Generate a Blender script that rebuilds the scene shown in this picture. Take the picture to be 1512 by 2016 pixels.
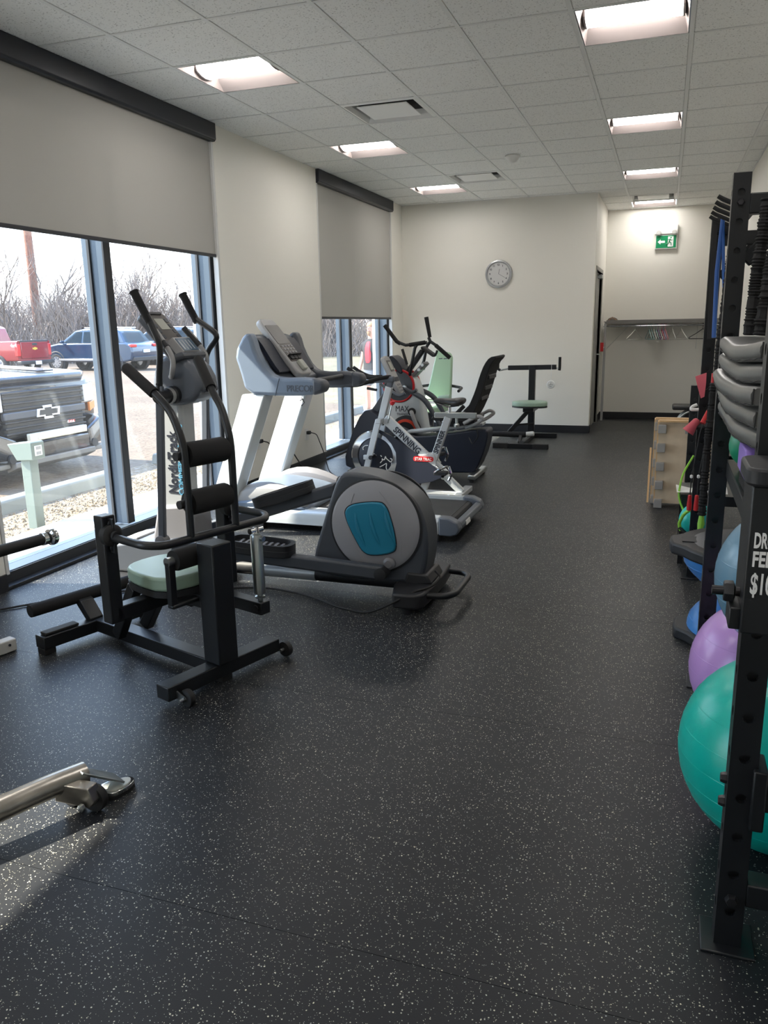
import bpy, math, random
from mathutils import Vector, Matrix, Euler
random.seed(7)
for _o in list(bpy.data.objects): bpy.data.objects.remove(_o)
sc = bpy.context.scene
COL = sc.collection
PI = math.pi

# ------------------------------------------------------------------ camera, world, sun, exposure
def set_camera():
    yaw, pitch, roll = -0.3394, -0.2312, -0.0183
    f = Vector((math.sin(yaw)*math.cos(pitch), math.cos(yaw)*math.cos(pitch), math.sin(pitch)))
    r0 = Vector((math.cos(yaw), -math.sin(yaw), 0)); u0 = r0.cross(f)
    c, s = math.cos(roll), math.sin(roll)
    r = c*r0 + s*u0; u = -s*r0 + c*u0
    cd = bpy.data.cameras.new('camera'); cd.sensor_fit = 'HORIZONTAL'; cd.sensor_width = 36
    cd.lens = 1556.3/1512*36; cd.clip_start = .05; cd.clip_end = 500
    co = bpy.data.objects.new('camera', cd); COL.objects.link(co)
    m = Matrix((r, u, -f)).transposed().to_4x4(); m.translation = (0, 0, 1.46)
    co.matrix_world = m; sc.camera = co
set_camera()
SUN_STRENGTH = 7.2; SKY_STRENGTH = 1.9; LAMP = 8.0; EXPOSURE = 1.75
w = bpy.data.worlds.new('sky'); sc.world = w; w.use_nodes = True
nt = w.node_tree; nt.nodes.clear()
_o = nt.nodes.new('ShaderNodeOutputWorld'); _b = nt.nodes.new('ShaderNodeBackground')
_g = nt.nodes.new('ShaderNodeTexCoord'); _s = nt.nodes.new('ShaderNodeSeparateXYZ'); _r = nt.nodes.new('ShaderNodeValToRGB')
_r.color_ramp.elements[0].position = 0.0; _r.color_ramp.elements[0].color = (.93, .97, 1, 1)
_r.color_ramp.elements[1].position = 0.75; _r.color_ramp.elements[1].color = (.30, .50, .95, 1)
_e = _r.color_ramp.elements.new(.22); _e.color = (.66, .82, 1, 1)
nt.links.new(_g.outputs['Generated'], _s.inputs[0]); nt.links.new(_s.outputs['Z'], _r.inputs[0])
nt.links.new(_r.outputs[0], _b.inputs[0]); _b.inputs[1].default_value = SKY_STRENGTH
nt.links.new(_b.outputs[0], _o.inputs[0])
_sd = bpy.data.lights.new('sun', 'SUN'); _sd.energy = SUN_STRENGTH; _sd.angle = math.radians(0.9); _sd.color = (1, .91, .78)
_so = bpy.data.objects.new('sun', _sd); COL.objects.link(_so)
_so.rotation_euler = Vector((1, .31, -1)).to_track_quat('-Z', 'Y').to_euler(); _so.location = (-20, -6, 22)
sc.view_settings.view_transform = 'Standard'; sc.view_settings.look = 'None'
sc.view_settings.exposure = EXPOSURE; sc.view_settings.gamma = 1; sc.view_settings.use_curve_mapping = False

# ------------------------------------------------------------------ materials
MATS = {}
def mat(name, col, rough=.5, metal=0., coat=0., var=0., vscale=30., bump=0., bscale=200., emit=None, spec=.5):
    m = bpy.data.materials.new(name); m.use_nodes = True; MATS[name] = m
    n = m.node_tree.nodes; L = m.node_tree.links; p = n['Principled BSDF']
    c = (*col, 1)
    p.inputs['Base Color'].default_value = c; p.inputs['Roughness'].default_value = rough
    p.inputs['Metallic'].default_value = metal; p.inputs['Coat Weight'].default_value = coat
    p.inputs['Specular IOR Level'].default_value = spec
    if emit: p.inputs['Emission Color'].default_value = c; p.inputs['Emission Strength'].default_value = emit
    if var or bump:
        tc = n.new('ShaderNodeTexCoord')
    if var:
        t = n.new('ShaderNodeTexNoise'); t.inputs['Scale'].default_value = vscale; t.inputs['Detail'].default_value = 4
        L.new(tc.outputs['Object'], t.inputs['Vector'])
        mr = n.new('ShaderNodeMapRange'); mr.inputs[1].default_value = .25; mr.inputs[2].default_value = .75
        mr.inputs[3].default_value = 1-var; mr.inputs[4].default_value = 1+var
        L.new(t.outputs['Fac'], mr.inputs[0])
        mx = n.new('ShaderNodeMix'); mx.data_type = 'RGBA'; mx.blend_type = 'MULTIPLY'; mx.inputs[0].default_value = 1
        mx.inputs[6].default_value = c; L.new(mr.outputs[0], mx.inputs[7]); L.new(mx.outputs[2], p.inputs['Base Color'])
    if bump:
        t2 = n.new('ShaderNodeTexNoise'); t2.inputs['Scale'].default_value = bscale; t2.inputs['Detail'].default_value = 2
        L.new(tc.outputs['Object'], t2.inputs['Vector'])
        b = n.new('ShaderNodeBump'); b.inputs['Strength'].default_value = bump; b.inputs['Distance'].default_value = .002
        L.new(t2.outputs['Fac'], b.inputs['Height']); L.new(b.outputs[0], p.inputs['Normal'])
    return m
def speck_floor():
    m = mat('rubber_floor', (.02, .021, .023), .5)
    n = m.node_tree.nodes; L = m.node_tree.links; p = n['Principled BSDF']
    tc = n.new('ShaderNodeTexCoord')
    def specks(scale, thr, off):
        mp = n.new('ShaderNodeMapping'); mp.inputs['Location'].default_value = (off, off*.7, 0); mp.inputs['Scale'].default_value = (1, 1, 1)
        wn = n.new('ShaderNodeTexNoise'); wn.inputs['Scale'].default_value = scale*.6
        ad = n.new('ShaderNodeVectorMath'); ad.operation = 'MULTIPLY_ADD'; ad.inputs[1].default_value = (.006,)*3
        v = n.new('ShaderNodeTexVoronoi'); v.inputs['Scale'].default_value = scale; v.inputs['Randomness'].default_value = 1
        L.new(tc.outputs['Object'], mp.inputs[0]); L.new(mp.outputs[0], wn.inputs['Vector'])
        L.new(wn.outputs['Color'], ad.inputs[0]); L.new(mp.outputs[0], ad.inputs[2]); L.new(ad.outputs[0], v.inputs['Vector'])
        s = n.new('ShaderNodeSeparateColor'); L.new(v.outputs['Color'], s.inputs[0])
        a = n.new('ShaderNodeMath'); a.operation = 'GREATER_THAN'; a.inputs[1].default_value = thr; L.new(s.outputs[0], a.inputs[0])
        d = n.new('ShaderNodeMath'); d.operation = 'LESS_THAN'; d.inputs[1].default_value = .24; L.new(v.outputs['Distance'], d.inputs[0])
        q = n.new('ShaderNodeMath'); q.operation = 'MULTIPLY'; L.new(a.outputs[0], q.inputs[0]); L.new(d.outputs[0], q.inputs[1])
        return q.outputs[0], s.outputs[1]
    s1, c1 = specks(125, .77, 0); s2, c2 = specks(250, .80, 3.3)
    mx = n.new('ShaderNodeMath'); mx.operation = 'MAXIMUM'; L.new(s1, mx.inputs[0]); L.new(s2, mx.inputs[1])
    rp = n.new('ShaderNodeValToRGB'); e = rp.color_ramp.elements
    e[0].color = (.80, .76, .58, 1); e[1].color = (.45, .47, .45, 1); L.new(c1, rp.inputs[0])
    # chalky scuffs
    t = n.new('ShaderNodeTexNoise'); t.inputs['Scale'].default_value = 1.1; t.inputs['Detail'].default_value = 8; t.inputs['Roughness'].default_value = .7
    L.new(tc.outputs['Object'], t.inputs['Vector'])
    mr = n.new('ShaderNodeMapRange'); mr.inputs[1].default_value = .45; mr.inputs[2].default_value = .85; mr.inputs[3].default_value = 0; mr.inputs[4].default_value = .10
    L.new(t.outputs['Fac'], mr.inputs[0])
    base = n.new('ShaderNodeMix'); base.data_type = 'RGBA'; base.inputs[6].default_value = (.017, .019, .0225, 1); base.inputs[7].default_value = (.16, .16, .155, 1)
    L.new(mr.outputs[0], base.inputs[0])
    fin = n.new('ShaderNodeMix'); fin.data_type = 'RGBA'; L.new(mx.outputs[0], fin.inputs[0]); L.new(base.outputs[2], fin.inputs[6]); L.new(rp.outputs[0], fin.inputs[7])
    L.new(fin.outputs[2], p.inputs['Base Color'])
    t3 = n.new('ShaderNodeTexNoise'); t3.inputs['Scale'].default_value = 260; t3.inputs['Detail'].default_value = 3; L.new(tc.outputs['Object'], t3.inputs['Vector'])
    b = n.new('ShaderNodeBump'); b.inputs['Strength'].default_value = .2; b.inputs['Distance'].default_value = .0015
    L.new(t3.outputs['Fac'], b.inputs['Height']); L.new(b.outputs[0], p.inputs['Normal'])
    p.inputs['Roughness'].default_value = .42; p.inputs['Specular IOR Level'].default_value = .30
    return m
def tile_mat():
    m = mat('ceiling_tile', (.72, .73, .70), .9)
    n = m.node_tree.nodes; L = m.node_tree.links; p = n['Principled BSDF']
    g = n.new('ShaderNodeNewGeometry')
    t = n.new('ShaderNodeTexNoise'); t.inputs['Scale'].default_value = 95; t.inputs['Detail'].default_value = 3; t.inputs['Roughness'].default_value = .6
    L.new(g.outputs['Position'], t.inputs['Vector'])
    r = n.new('ShaderNodeValToRGB'); e = r.color_ramp.elements
    e[0].position = .33; e[0].color = (.42, .42, .40, 1); e[1].position = .41; e[1].color = (.86, .865, .84, 1)
    L.new(t.outputs['Fac'], r.inputs[0]); L.new(r.outputs[0], p.inputs['Base Color'])
    b = n.new('ShaderNodeBump'); b.inputs['Strength'].default_value = .5; b.inputs['Distance'].default_value = .002
    L.new(t.outputs['Fac'], b.inputs['Height']); L.new(b.outputs[0], p.inputs['Normal'])
def glass_mat(name, tint, haze):
    m = bpy.data.materials.new(name); m.use_nodes = True; MATS[name] = m
    n = m.node_tree.nodes; L = m.node_tree.links; n.clear()
    o = n.new('ShaderNodeOutputMaterial'); tr = n.new('ShaderNodeBsdfTransparent'); tr.inputs[0].default_value = (*tint, 1)
    gl = n.new('ShaderNodeBsdfGlossy'); gl.inputs['Roughness'].default_value = .02
    gn = n.new('ShaderNodeNewGeometry'); dt = n.new('ShaderNodeVectorMath'); dt.operation = 'DOT_PRODUCT'
    L.new(gn.outputs['Incoming'], dt.inputs[0]); L.new(gn.outputs['Normal'], dt.inputs[1])
    ab = n.new('ShaderNodeMath'); ab.operation = 'ABSOLUTE'; L.new(dt.outputs['Value'], ab.inputs[0])
    iv = n.new('ShaderNodeMath'); iv.operation = 'SUBTRACT'; iv.inputs[0].default_value = 1; L.new(ab.outputs[0], iv.inputs[1])
    pw = n.new('ShaderNodeMath'); pw.operation = 'POWER'; pw.inputs[1].default_value = 5; L.new(iv.outputs[0], pw.inputs[0])
    fr = n.new('ShaderNodeMath'); fr.operation = 'MULTIPLY_ADD'; fr.inputs[1].default_value = .5; fr.inputs[2].default_value = .03; L.new(pw.outputs[0], fr.inputs[0])
    veil = n.new('ShaderNodeBsdfTranslucent'); veil.inputs[0].default_value = (.9, .95, 1, 1)  # translucent veil mixed in to imitate glare haze on the glass
    m1 = n.new('ShaderNodeMixShader'); m2 = n.new('ShaderNodeMixShader')
    L.new(fr.outputs[0], m1.inputs[0]); L.new(tr.outputs[0], m1.inputs[1]); L.new(gl.outputs[0], m1.inputs[2])
    t = n.new('ShaderNodeTexNoise'); t.inputs['Scale'].default_value = 2.5; t.inputs['Detail'].default_value = 6
    g = n.new('ShaderNodeNewGeometry'); L.new(g.outputs['Position'], t.inputs['Vector'])
    mr = n.new('ShaderNodeMapRange'); mr.inputs[1].default_value = .3; mr.inputs[2].default_value = .7; mr.inputs[3].default_value = haze*.5; mr.inputs[4].default_value = haze*1.5
    L.new(t.outputs['Fac'], mr.inputs[0])
    L.new(mr.outputs[0], m2.inputs[0]); L.new(m1.outputs[0], m2.inputs[1]); L.new(veil.outputs[0], m2.inputs[2]); L.new(m2.outputs[0], o.inputs[0])
def shade_mat():
    m = mat('shade_fabric', (.42, .41, .38), .9, bump=.1, bscale=900); n = m.node_tree.nodes; L = m.node_tree.links
    tl = n.new('ShaderNodeBsdfTranslucent'); tl.inputs[0].default_value = (.9, .88, .84, 1); mx = n.new('ShaderNodeMixShader'); mx.inputs[0].default_value = .06
    L.new(n['Principled BSDF'].outputs[0], mx.inputs[1]); L.new(tl.outputs[0], mx.inputs[2]); L.new(mx.outputs[0], n['Material Output'].inputs[0])
speck_floor(); tile_mat(); glass_mat('window_glass', (.94, .95, .94), .005); glass_mat('car_glass', (.25, .33, .34), .03)
mat('wall_paint', (.79, .77, .705), .62, bump=.06, bscale=350)
mat('grid_white', (.76, .77, .75), .5); mat('plenum', (.3, .3, .3), .9)
mat('lamp_lens', (1, .965, .93), .4, emit=LAMP); mat('lamp_body', (.42, .365, .35), .5)
mat('vent_white', (.88, .885, .86), .5); mat('vent_dark', (.03, .03, .03), .8)
mat('baseboard_black', (.012, .013, .016), .45)
mat('frame_metal', (.085, .115, .15), .42, metal=.35)
mat('frame_dark', (.018, .02, .024), .5); shade_mat()
mat('cassette', (.018, .02, .027), .42); mat('channel_white', (.62, .62, .60), .5)
mat('door_frame_grey', (.24, .235, .21), .5); mat('door_grey', (.26, .255, .24), .5)
mat('black_steel', (.010, .0115, .014), .38, bump=.05, bscale=600); mat('black_plastic', (.018, .019, .022), .48, bump=.1, bscale=700)
mat('black_foam', (.010, .010, .011), .85, bump=.3, bscale=500); mat('black_rubber', (.013, .013, .014), .6)
mat('black_vinyl', (.015, .015, .016), .4); mat('steel', (.36, .34, .31), .32, metal=1, var=.25, vscale=12)
mat('chrome', (.75, .76, .77), .08, metal=1); mat('zinc', (.5, .53, .53), .3, metal=1); mat('bolt_dark', (.06, .06, .065), .35, metal=.8)
mat('mint_vinyl', (.33, .46, .36), .38, bump=.08, bscale=300); mat('mint_vinyl_pale', (.42, .60, .42), .38)
mat('white', (.78, .78, .76), .5); mat('paper', (.8, .8, .78), .7)
mat('silver_paint', (.55, .58, .60), .35, metal=.3, coat=.2); mat('treadmill_white', (.62, .66, .67), .3, metal=.15, coat=.3)
mat('grey_plastic', (.20, .20, .215), .42); mat('dark_grey_plastic', (.06, .068, .083), .42, bump=.06, bscale=900)
mat('mid_grey_plastic', (.11, .125, .15), .4); mat('light_grey_plastic', (.36, .36, .36), .4)
mat('teal_blue', (.016, .23, .37), .38); mat('ellip_disc', (.33, .33, .35), .42)
mat('console_face', (.10, .09, .085), .35); mat('display_lcd', (.42, .43, .38), .3); mat('display_blue', (.05, .10, .16), .3)
mat('tread_blue', (.16, .205, .27), .38); mat('belt', (.035, .036, .037), .7, bump=.25, bscale=400)
mat('red', (.55, .015, .02), .4); mat('orange', (.85, .10, .02), .45); mat('orange_red', (.70, .06, .02), .4)
mat('navy', (.012, .016, .03), .45); mat('letter_dark', (.02, .025, .04), .5); mat('letter_blue', (.10, .35, .55), .5); mat('letter_grey', (.085, .10, .125), .5)
mat('letter_white', (.85, .85, .85), .6)
mat('ball_teal', (.0, .44, .36), .28, bump=.1, bscale=250); mat('ball_purple', (.48, .27, .62), .25); mat('ball_bluegrey', (.12, .25, .36), .26)
mat('ball_green', (.01, .30, .16), .35); mat('bosu_blue', (.055, .24, .62), .28); mat('foam_purple', (.28, .18, .58), .7)
mat('ball_cyan', (.02, .55, .52), .35); mat('ball_pink', (.62, .16, .22), .4); mat('lime', (.28, .62, .06), .45)
mat('mat_grey', (.135, .135, .13), .3, bump=.25, bscale=25); mat('plywood', (.62, .50, .36), .55, var=.12, vscale=9); mat('plyedge', (.62, .40, .20), .6)
mat('grey_pad', (.32, .31, .295), .6); mat('band_blue', (.015, .10, .38), .4); mat('pink_cloth', (.58, .09, .12), .6); mat('tape_blue', (.01, .05, .25), .4)
mat('exit_green', (.0, .24, .09), .4); mat('housing_white', (.72, .72, .70), .4); mat('clock_face', (.62, .62, .61), .4); mat('clock_rim', (.42, .43, .44), .35, metal=.4)
mat('shelf_grey', (.22, .21, .20), .5); mat('cap_brown', (.10, .08, .065), .8); mat('tin', (.62, .60, .58), .6)
mat('hanger_teal', (.25, .40, .38), .4); mat('hanger_pink', (.45, .14, .18), .4); mat('hanger_white', (.62, .62, .56), .4); mat('hanger_black', (.015, .015, .018), .4); mat('hanger_violet', (.22, .16, .28), .4)
mat('white_plate', (.75, .75, .73), .4)

# ------------------------------------------------------------------ mesh helpers
ROOT = {}
def V3(p): return Vector(p)
class B:
    """collects shapes in world coordinates; build() links them as one mesh object under a parent"""
    def __init__(s): s.v = []; s.f = []
    def add(s, vs, fs):
        o = len(s.v); s.v += [tuple(v) for v in vs]; s.f += [tuple(i+o for i in f) for f in fs]; return s
    def box(s, x0, x1, y0, y1, z0, z1):
        return s.add([(x0,y0,z0),(x1,y0,z0),(x1,y1,z0),(x0,y1,z0),(x0,y0,z1),(x1,y0,z1),(x1,y1,z1),(x0,y1,z1)],
                     [(0,3,2,1),(4,5,6,7),(0,1,5,4),(1,2,6,5),(2,3,7,6),(3,0,4,7)])
    def beam(s, a, b, w, h, up=(0,0,1), taper=1.):
        a = V3(a); b = V3(b); d = (b-a).normalized(); up = V3(up)
        if abs(d.dot(up)) > .98: up = Vector((1,0,0)) if abs(d.x) < .9 else Vector((0,1,0))
        x = d.cross(up).normalized()*(w/2); y = x.cross(d).normalized()*(h/2)
        vs = [a-x-y, a+x-y, a+x+y, a-x+y] + [b+(-x-y)*taper, b+(x-y)*taper, b+(x+y)*taper, b+(-x+y)*taper]
        return s.add(vs, [(0,1,2,3),(7,6,5,4),(0,4,5,1),(1,5,6,2),(2,6,7,3),(3,7,4,0)])
    def tube(s, pts, r, seg=10, fillet=0., n=5, flat=None):
        pts = [V3(p) for p in pts]; rs = r if isinstance(r, (list, tuple)) else [r]*len(pts)
        if fillet:
            q = [pts[0]]; qr = [rs[0]]
            for i in range(1, len(pts)-1):
                p = pts[i]; a = pts[i-1]-p; b = pts[i+1]-p
                t = min(fillet, a.length*.45, b.length*.45); a = p+a.normalized()*t; b = p+b.normalized()*t
                for k in range(n+1):
                    u = k/n; q.append(a*(1-u)**2+p*2*u*(1-u)+b*u*u); qr.append(rs[i])
            q.append(pts[-1]); qr.append(rs[-1]); pts, rs = q, qr
        N = len(pts); tan = []
        for i in range(N):
            t = (pts[min(i+1,N-1)]-pts[max(i-1,0)]); tan.append(t.normalized() if t.length > 1e-9 else Vector((0,0,1)))
        ref = Vector((0,0,1)) if abs(tan[0].z) < .9 else Vector((1,0,0))
        x = tan[0].cross(ref).normalized(); vs = []
        for i in range(N):
            x = (x - tan[i]*x.dot(tan[i])).normalized(); y = tan[i].cross(x)
            for k in range(seg):
                a = 2*PI*k/seg; vs.append(pts[i] + (x*math.cos(a)+y*math.sin(a)*(flat or 1))*rs[i])
        fs = [(i*seg+k, i*seg+(k+1)%seg, (i+1)*seg+(k+1)%seg, (i+1)*seg+k) for i in range(N-1) for k in range(seg)]
        fs += [tuple(reversed(range(seg))), tuple((N-1)*seg+k for k in range(seg))]
        return s.add(vs, fs)
    def cyl(s, a, b, r, seg=16): return s.tube([a, b], r, seg)
    def lathe(s, c, axis, prof, seg=24, ring=False):
        """prof: [(radius, distance along axis)]"""
        c = V3(c); d = V3(axis).normalized(); ref = Vector((0,0,1)) if abs(d.z) < .9 else Vector((1,0,0))
        x = d.cross(ref).normalized(); y = d.cross(x); vs = []; N = len(prof)
        for r, t in prof:
            for k in range(seg):
                a = 2*PI*k/seg; vs.append(c + d*t + (x*math.cos(a)+y*math.sin(a))*max(r, 1e-4))
        fs = [(i*seg+k, i*seg+(k+1)%seg, (i+1)*seg+(k+1)%seg, (i+1)*seg+k) for i in range(N-1) for k in range(seg)]
        if ring: fs += [((N-1)*seg+k, (N-1)*seg+(k+1)%seg, (k+1)%seg, k) for k in range(seg)]; return s.add(vs, fs)
        fs += [tuple(reversed(range(seg))), tuple((N-1)*seg+k for k in range(seg))]
        return s.add(vs, fs)
    def prism(s, pts, t0, t1, plane='XZ', fn=None):
        """extrude a 2-D outline: XZ along Y, XY along Z, YZ along X, or fn(a, b, t)"""
        fn = fn or {'XZ': lambda a,b,t: (a,t,b), 'XY': lambda a,b,t: (a,b,t), 'YZ': lambda a,b,t: (t,a,b)}[plane]
        n = len(pts); vs = [fn(a,b,t0) for a,b in pts] + [fn(a,b,t1) for a,b in pts]
        return s.add(vs, [tuple(range(n)), tuple(reversed(range(n, 2*n)))] + [(k, n+k, n+(k+1)%n, (k+1)%n) for k in range(n)])
    def sphere(s, c, r, seg=32, rings=16, sz=1., z0=-1., z1=1.):
        c = V3(c); vs = []; rows = []
        for i in range(rings+1):
            t = z0+(z1-z0)*i/rings
            a = math.asin(max(-1,min(1,math.sin(PI/2*t)))) if False else PI/2*t
            rows.append((math.cos(a)*r, math.sin(a)*r*sz))
        for rr, z in rows:
            for k in range(seg):
                q = 2*PI*k/seg; vs.append(c+Vector((max(rr,1e-4)*math.cos(q), max(rr,1e-4)*math.sin(q), z)))
        fs = [(i*seg+k, i*seg+(k+1)%seg, (i+1)*seg+(k+1)%seg, (i+1)*seg+k) for i in range(rings) for k in range(seg)]
        fs += [tuple(reversed(range(seg))), tuple(rings*seg+k for k in range(seg))]
        return s.add(vs, fs)
    def loft(s, rings, caps=True):
        n = len(rings[0]); vs = [p for r in rings for p in r]; N = len(rings)
        fs = [(i*n+k, i*n+(k+1)%n, (i+1)*n+(k+1)%n, (i+1)*n+k) for i in range(N-1) for k in range(n)]
        if caps: fs += [tuple(reversed(range(n))), tuple((N-1)*n+k for k in range(n))]
        return s.add(vs, fs)
    def build(s, name, m, parent=None, bevel=0., smooth=True, segs=2, sub=0, angle=35, fix=True):
        vs = s.v
        if parent is not None:
            im = ROOT[parent.name]; vs = [tuple(im @ V3(v)) for v in vs]
        me = bpy.data.meshes.new(name); me.from_pydata(vs, [], s.f)
        if fix:
            import bmesh
            bm = bmesh.new(); bm.from_mesh(me); bmesh.ops.recalc_face_normals(bm, faces=bm.faces); bm.to_mesh(me); bm.free()
        me.materials.append(MATS[m] if isinstance(m, str) else m)
        if smooth:
            me.shade_smooth(); me.set_sharp_from_angle(angle=math.radians(angle))
        o = bpy.data.objects.new(name, me); COL.objects.link(o); o.parent = parent
        if bevel:
            b = o.modifiers.new('bevel', 'BEVEL'); b.width = bevel; b.segments = segs; b.limit_method = 'ANGLE'; b.angle_limit = math.radians(30)
            b.harden_normals = False
        if sub: q = o.modifiers.new('sub', 'SUBSURF'); q.levels = sub; q.render_levels = sub
        if parent is not None: ROOT[o.name] = ROOT[parent.name]
        else: ROOT[o.name] = Matrix.Identity(4)
        return o
def thing(name, label, cat, loc=(0,0,0), rz=0., group=None, local=False):
    o = bpy.data.objects.new(name, None); COL.objects.link(o); o.location = loc; o.rotation_euler = (0,0,rz); o.empty_display_size = .1
    ROOT[o.name] = (Matrix.Translation(loc) @ Matrix.Rotation(rz, 4, 'Z')).inverted() if not local else Matrix.Identity(4)
    return tag(o, label, cat, group)
def tag(o, label, cat, group=None):
    o['label'] = label; o['category'] = cat
    if group: o['group'] = group
    return o
def struct(o, label=None):
    o['kind'] = 'structure'
    if label: o['label'] = label
    return o
def setting(name, loc=(0,0,0)):
    o = bpy.data.objects.new(name, None); COL.objects.link(o); o.location = loc
    ROOT[o.name] = Matrix.Translation(loc).inverted(); return struct(o)
def clone(src, loc, rz=0., label=None, group=None):
    c = src.copy(); COL.objects.link(c); c.location = loc; c.rotation_euler = (0,0,rz)
    if label: c['label'] = label
    if group: c['group'] = group
    for ch in src.children:
        d = ch.copy(); COL.objects.link(d); d.parent = c
        for g in ch.children:
            e = g.copy(); COL.objects.link(e); e.parent = d
    return c
def text(s, name, m, parent, origin, xd, yd, size, width=None, thick=.0012, bold=0., shear=0.):
    """flat lettering: origin is the lower left corner, xd/yd the writing and upward directions"""
    cu = bpy.data.curves.new(name, 'FONT'); cu.body = s; cu.size = size; cu.extrude = thick; cu.offset = bold; cu.shear = shear; cu.resolution_u = 3
    t = bpy.data.objects.new(name, cu); COL.objects.link(t)
    dg = bpy.context.evaluated_depsgraph_get(); me = bpy.data.meshes.new_from_object(t.evaluated_get(dg)); bpy.data.objects.remove(t)
    xd = V3(xd).normalized(); yd = V3(yd).normalized(); zd = xd.cross(yd)
    xs = [v.co.x for v in me.vertices]; k = 1.
    if width and xs: k = width/(max(xs)-min(xs))
    x0 = min(xs) if xs else 0
    im = ROOT[parent.name] if parent else Matrix.Identity(4)
    for v in me.vertices: v.co = im @ (V3(origin)+xd*((v.co.x-x0)*k)+yd*v.co.y+zd*v.co.z)
    me.materials.clear(); me.materials.append(MATS[m])
    o = bpy.data.objects.new(name, me); COL.objects.link(o); o.parent = parent
    ROOT[o.name] = im
    return o
def rrect(x0, x1, y0, y1, r, n=5):
    p = []
    for cx, cy, a0 in ((x1-r,y1-r,0),(x0+r,y1-r,90),(x0+r,y0+r,180),(x1-r,y0+r,270)):
        for k in range(n+1):
            a = math.radians(a0+90*k/n); p.append((cx+r*math.cos(a), cy+r*math.sin(a)))
    return p
def smooth_poly(pts, it=2, closed=True):
    for _ in range(it):
        q = []; n = len(pts)
        for i in range(n):
            a = pts[i]; b = pts[(i+1)%n]
            q += [(a[0]*.75+b[0]*.25, a[1]*.75+b[1]*.25), (a[0]*.25+b[0]*.75, a[1]*.25+b[1]*.75)]
        pts = q
    return pts

# ------------------------------------------------------------------ room shell
XL, XR, YB, YA, YN, ZC = -3.53, 0.80, 10.95, 12.78, -2.6, 3.06
XI = -0.92   # alcove side wall
fl = setting('floor')
B().box(XL-.3, XR+.02, YN, YA+.02, -.06, -.012).build('subfloor', 'plenum', fl, smooth=False)
ys = [1.49+1.22*k for k in range(-4, 12)]
ys = [YN]+[y for y in ys if YN < y < YA]+[YA]
for a, b in zip(ys[:-1], ys[1:]):
    B().box(XL-.17, XR, a+.0008, b-.0008, -.012, 0).build('rubber_sheet', 'rubber_floor', fl, smooth=False)
# windows in the left wall: (y0, y1)
WIN = [(-1.15, 1.30), (3.40, 6.03), (8.06, 10.50)]
yy = YN
for a, b in WIN+[(YB+.1, None)]: struct(B().box(XL-.3, XL, yy, a, 0, ZC).build('wall_left', 'wall_paint', smooth=False)); yy = b
struct(B().box(XL-.3, XI, YB, YB+.1, 0, ZC).box(XI-.1, XI, YB+.1, YB+.16, 0, ZC).build('wall_back', 'wall_paint', smooth=False))
DY0, DY1, DZ = 11.16, 12.16, 2.13
struct(B().box(XI-.1, XI, YB+.16, DY0, 0, ZC).box(XI-.1, XI, DY1, YA, 0, ZC).box(XI-.1, XI, DY0, DY1, DZ, ZC).build('wall_alcove_side', 'wall_paint', smooth=False))
struct(B().box(XI-.1, XR+.1, YA, YA+.1, 0, ZC).build('wall_alcove_back', 'wall_paint', smooth=False))
struct(B().box(XR, XR+.1, YN, YA, 0, ZC).build('wall_right', 'wall_paint', smooth=False))
struct(B().box(XL-.3, XR+.1, YN-.1, YN, 0, ZC).build('wall_front', 'wall_paint', smooth=False))
bh, bt = .10, .012
bl = B(); yy = YN
for a, b in WIN: bl.box(XL, XL+bt, yy, a, 0, bh).box(XL-.06, XL+bt, a-.001, a+bt*0, 0, bh); yy = b
bl.box(XL, XL+bt, yy, YB, 0, bh)
struct(bl.build('baseboard_left', 'baseboard_black', bevel=.004))
struct(B().box(XL, XI+bt, YB-bt, YB, 0, bh).build('baseboard_back', 'baseboard_black', bevel=.004))
struct(B().box(XI, XI+bt, YB, DY0-.05, 0, bh).box(XI, XI+bt, DY1+.05, YA, 0, bh).build('baseboard_alcove_side', 'baseboard_black', bevel=.004))
struct(B().box(XI, XR, YA-bt, YA, 0, bh).build('baseboard_alcove_back', 'baseboard_black', bevel=.004))
struct(B().box(XR-bt, XR, YN, YA, 0, bh).build('baseboard_right', 'baseboard_black', bevel=.004))
# door in the alcove side wall
d1 = setting('door_1', (XI, DY0, 0))
B().box(XI-.11, XI+.012, DY0-.05, DY0, 0, DZ+.05).box(XI-.11, XI+.012, DY1, DY1+.05, 0, DZ+.05).box(XI-.11, XI+.012, DY0, DY1, DZ, DZ+.05).build('door_frame', 'door_frame_grey', d1, bevel=.003)
B().box(XI-.075, XI-.03, DY0+.004, DY1-.004, .01, DZ-.004).build('door_leaf', 'door_grey', d1, bevel=.002)
B().cyl((XI-.03, DY1-.07, 1.0), (XI+.02, DY1-.07, 1.0), .012).tube([(XI+.02, DY1-.07, 1.0), (XI+.02, DY1-.18, 1.0)], .01).build('door_handle', 'zinc', d1)
B().box(XI-.03, XI+.03, DY1-.36, DY1-.1, DZ-.08, DZ-.03).build('door_closer', 'zinc', d1, bevel=.004)
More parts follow.
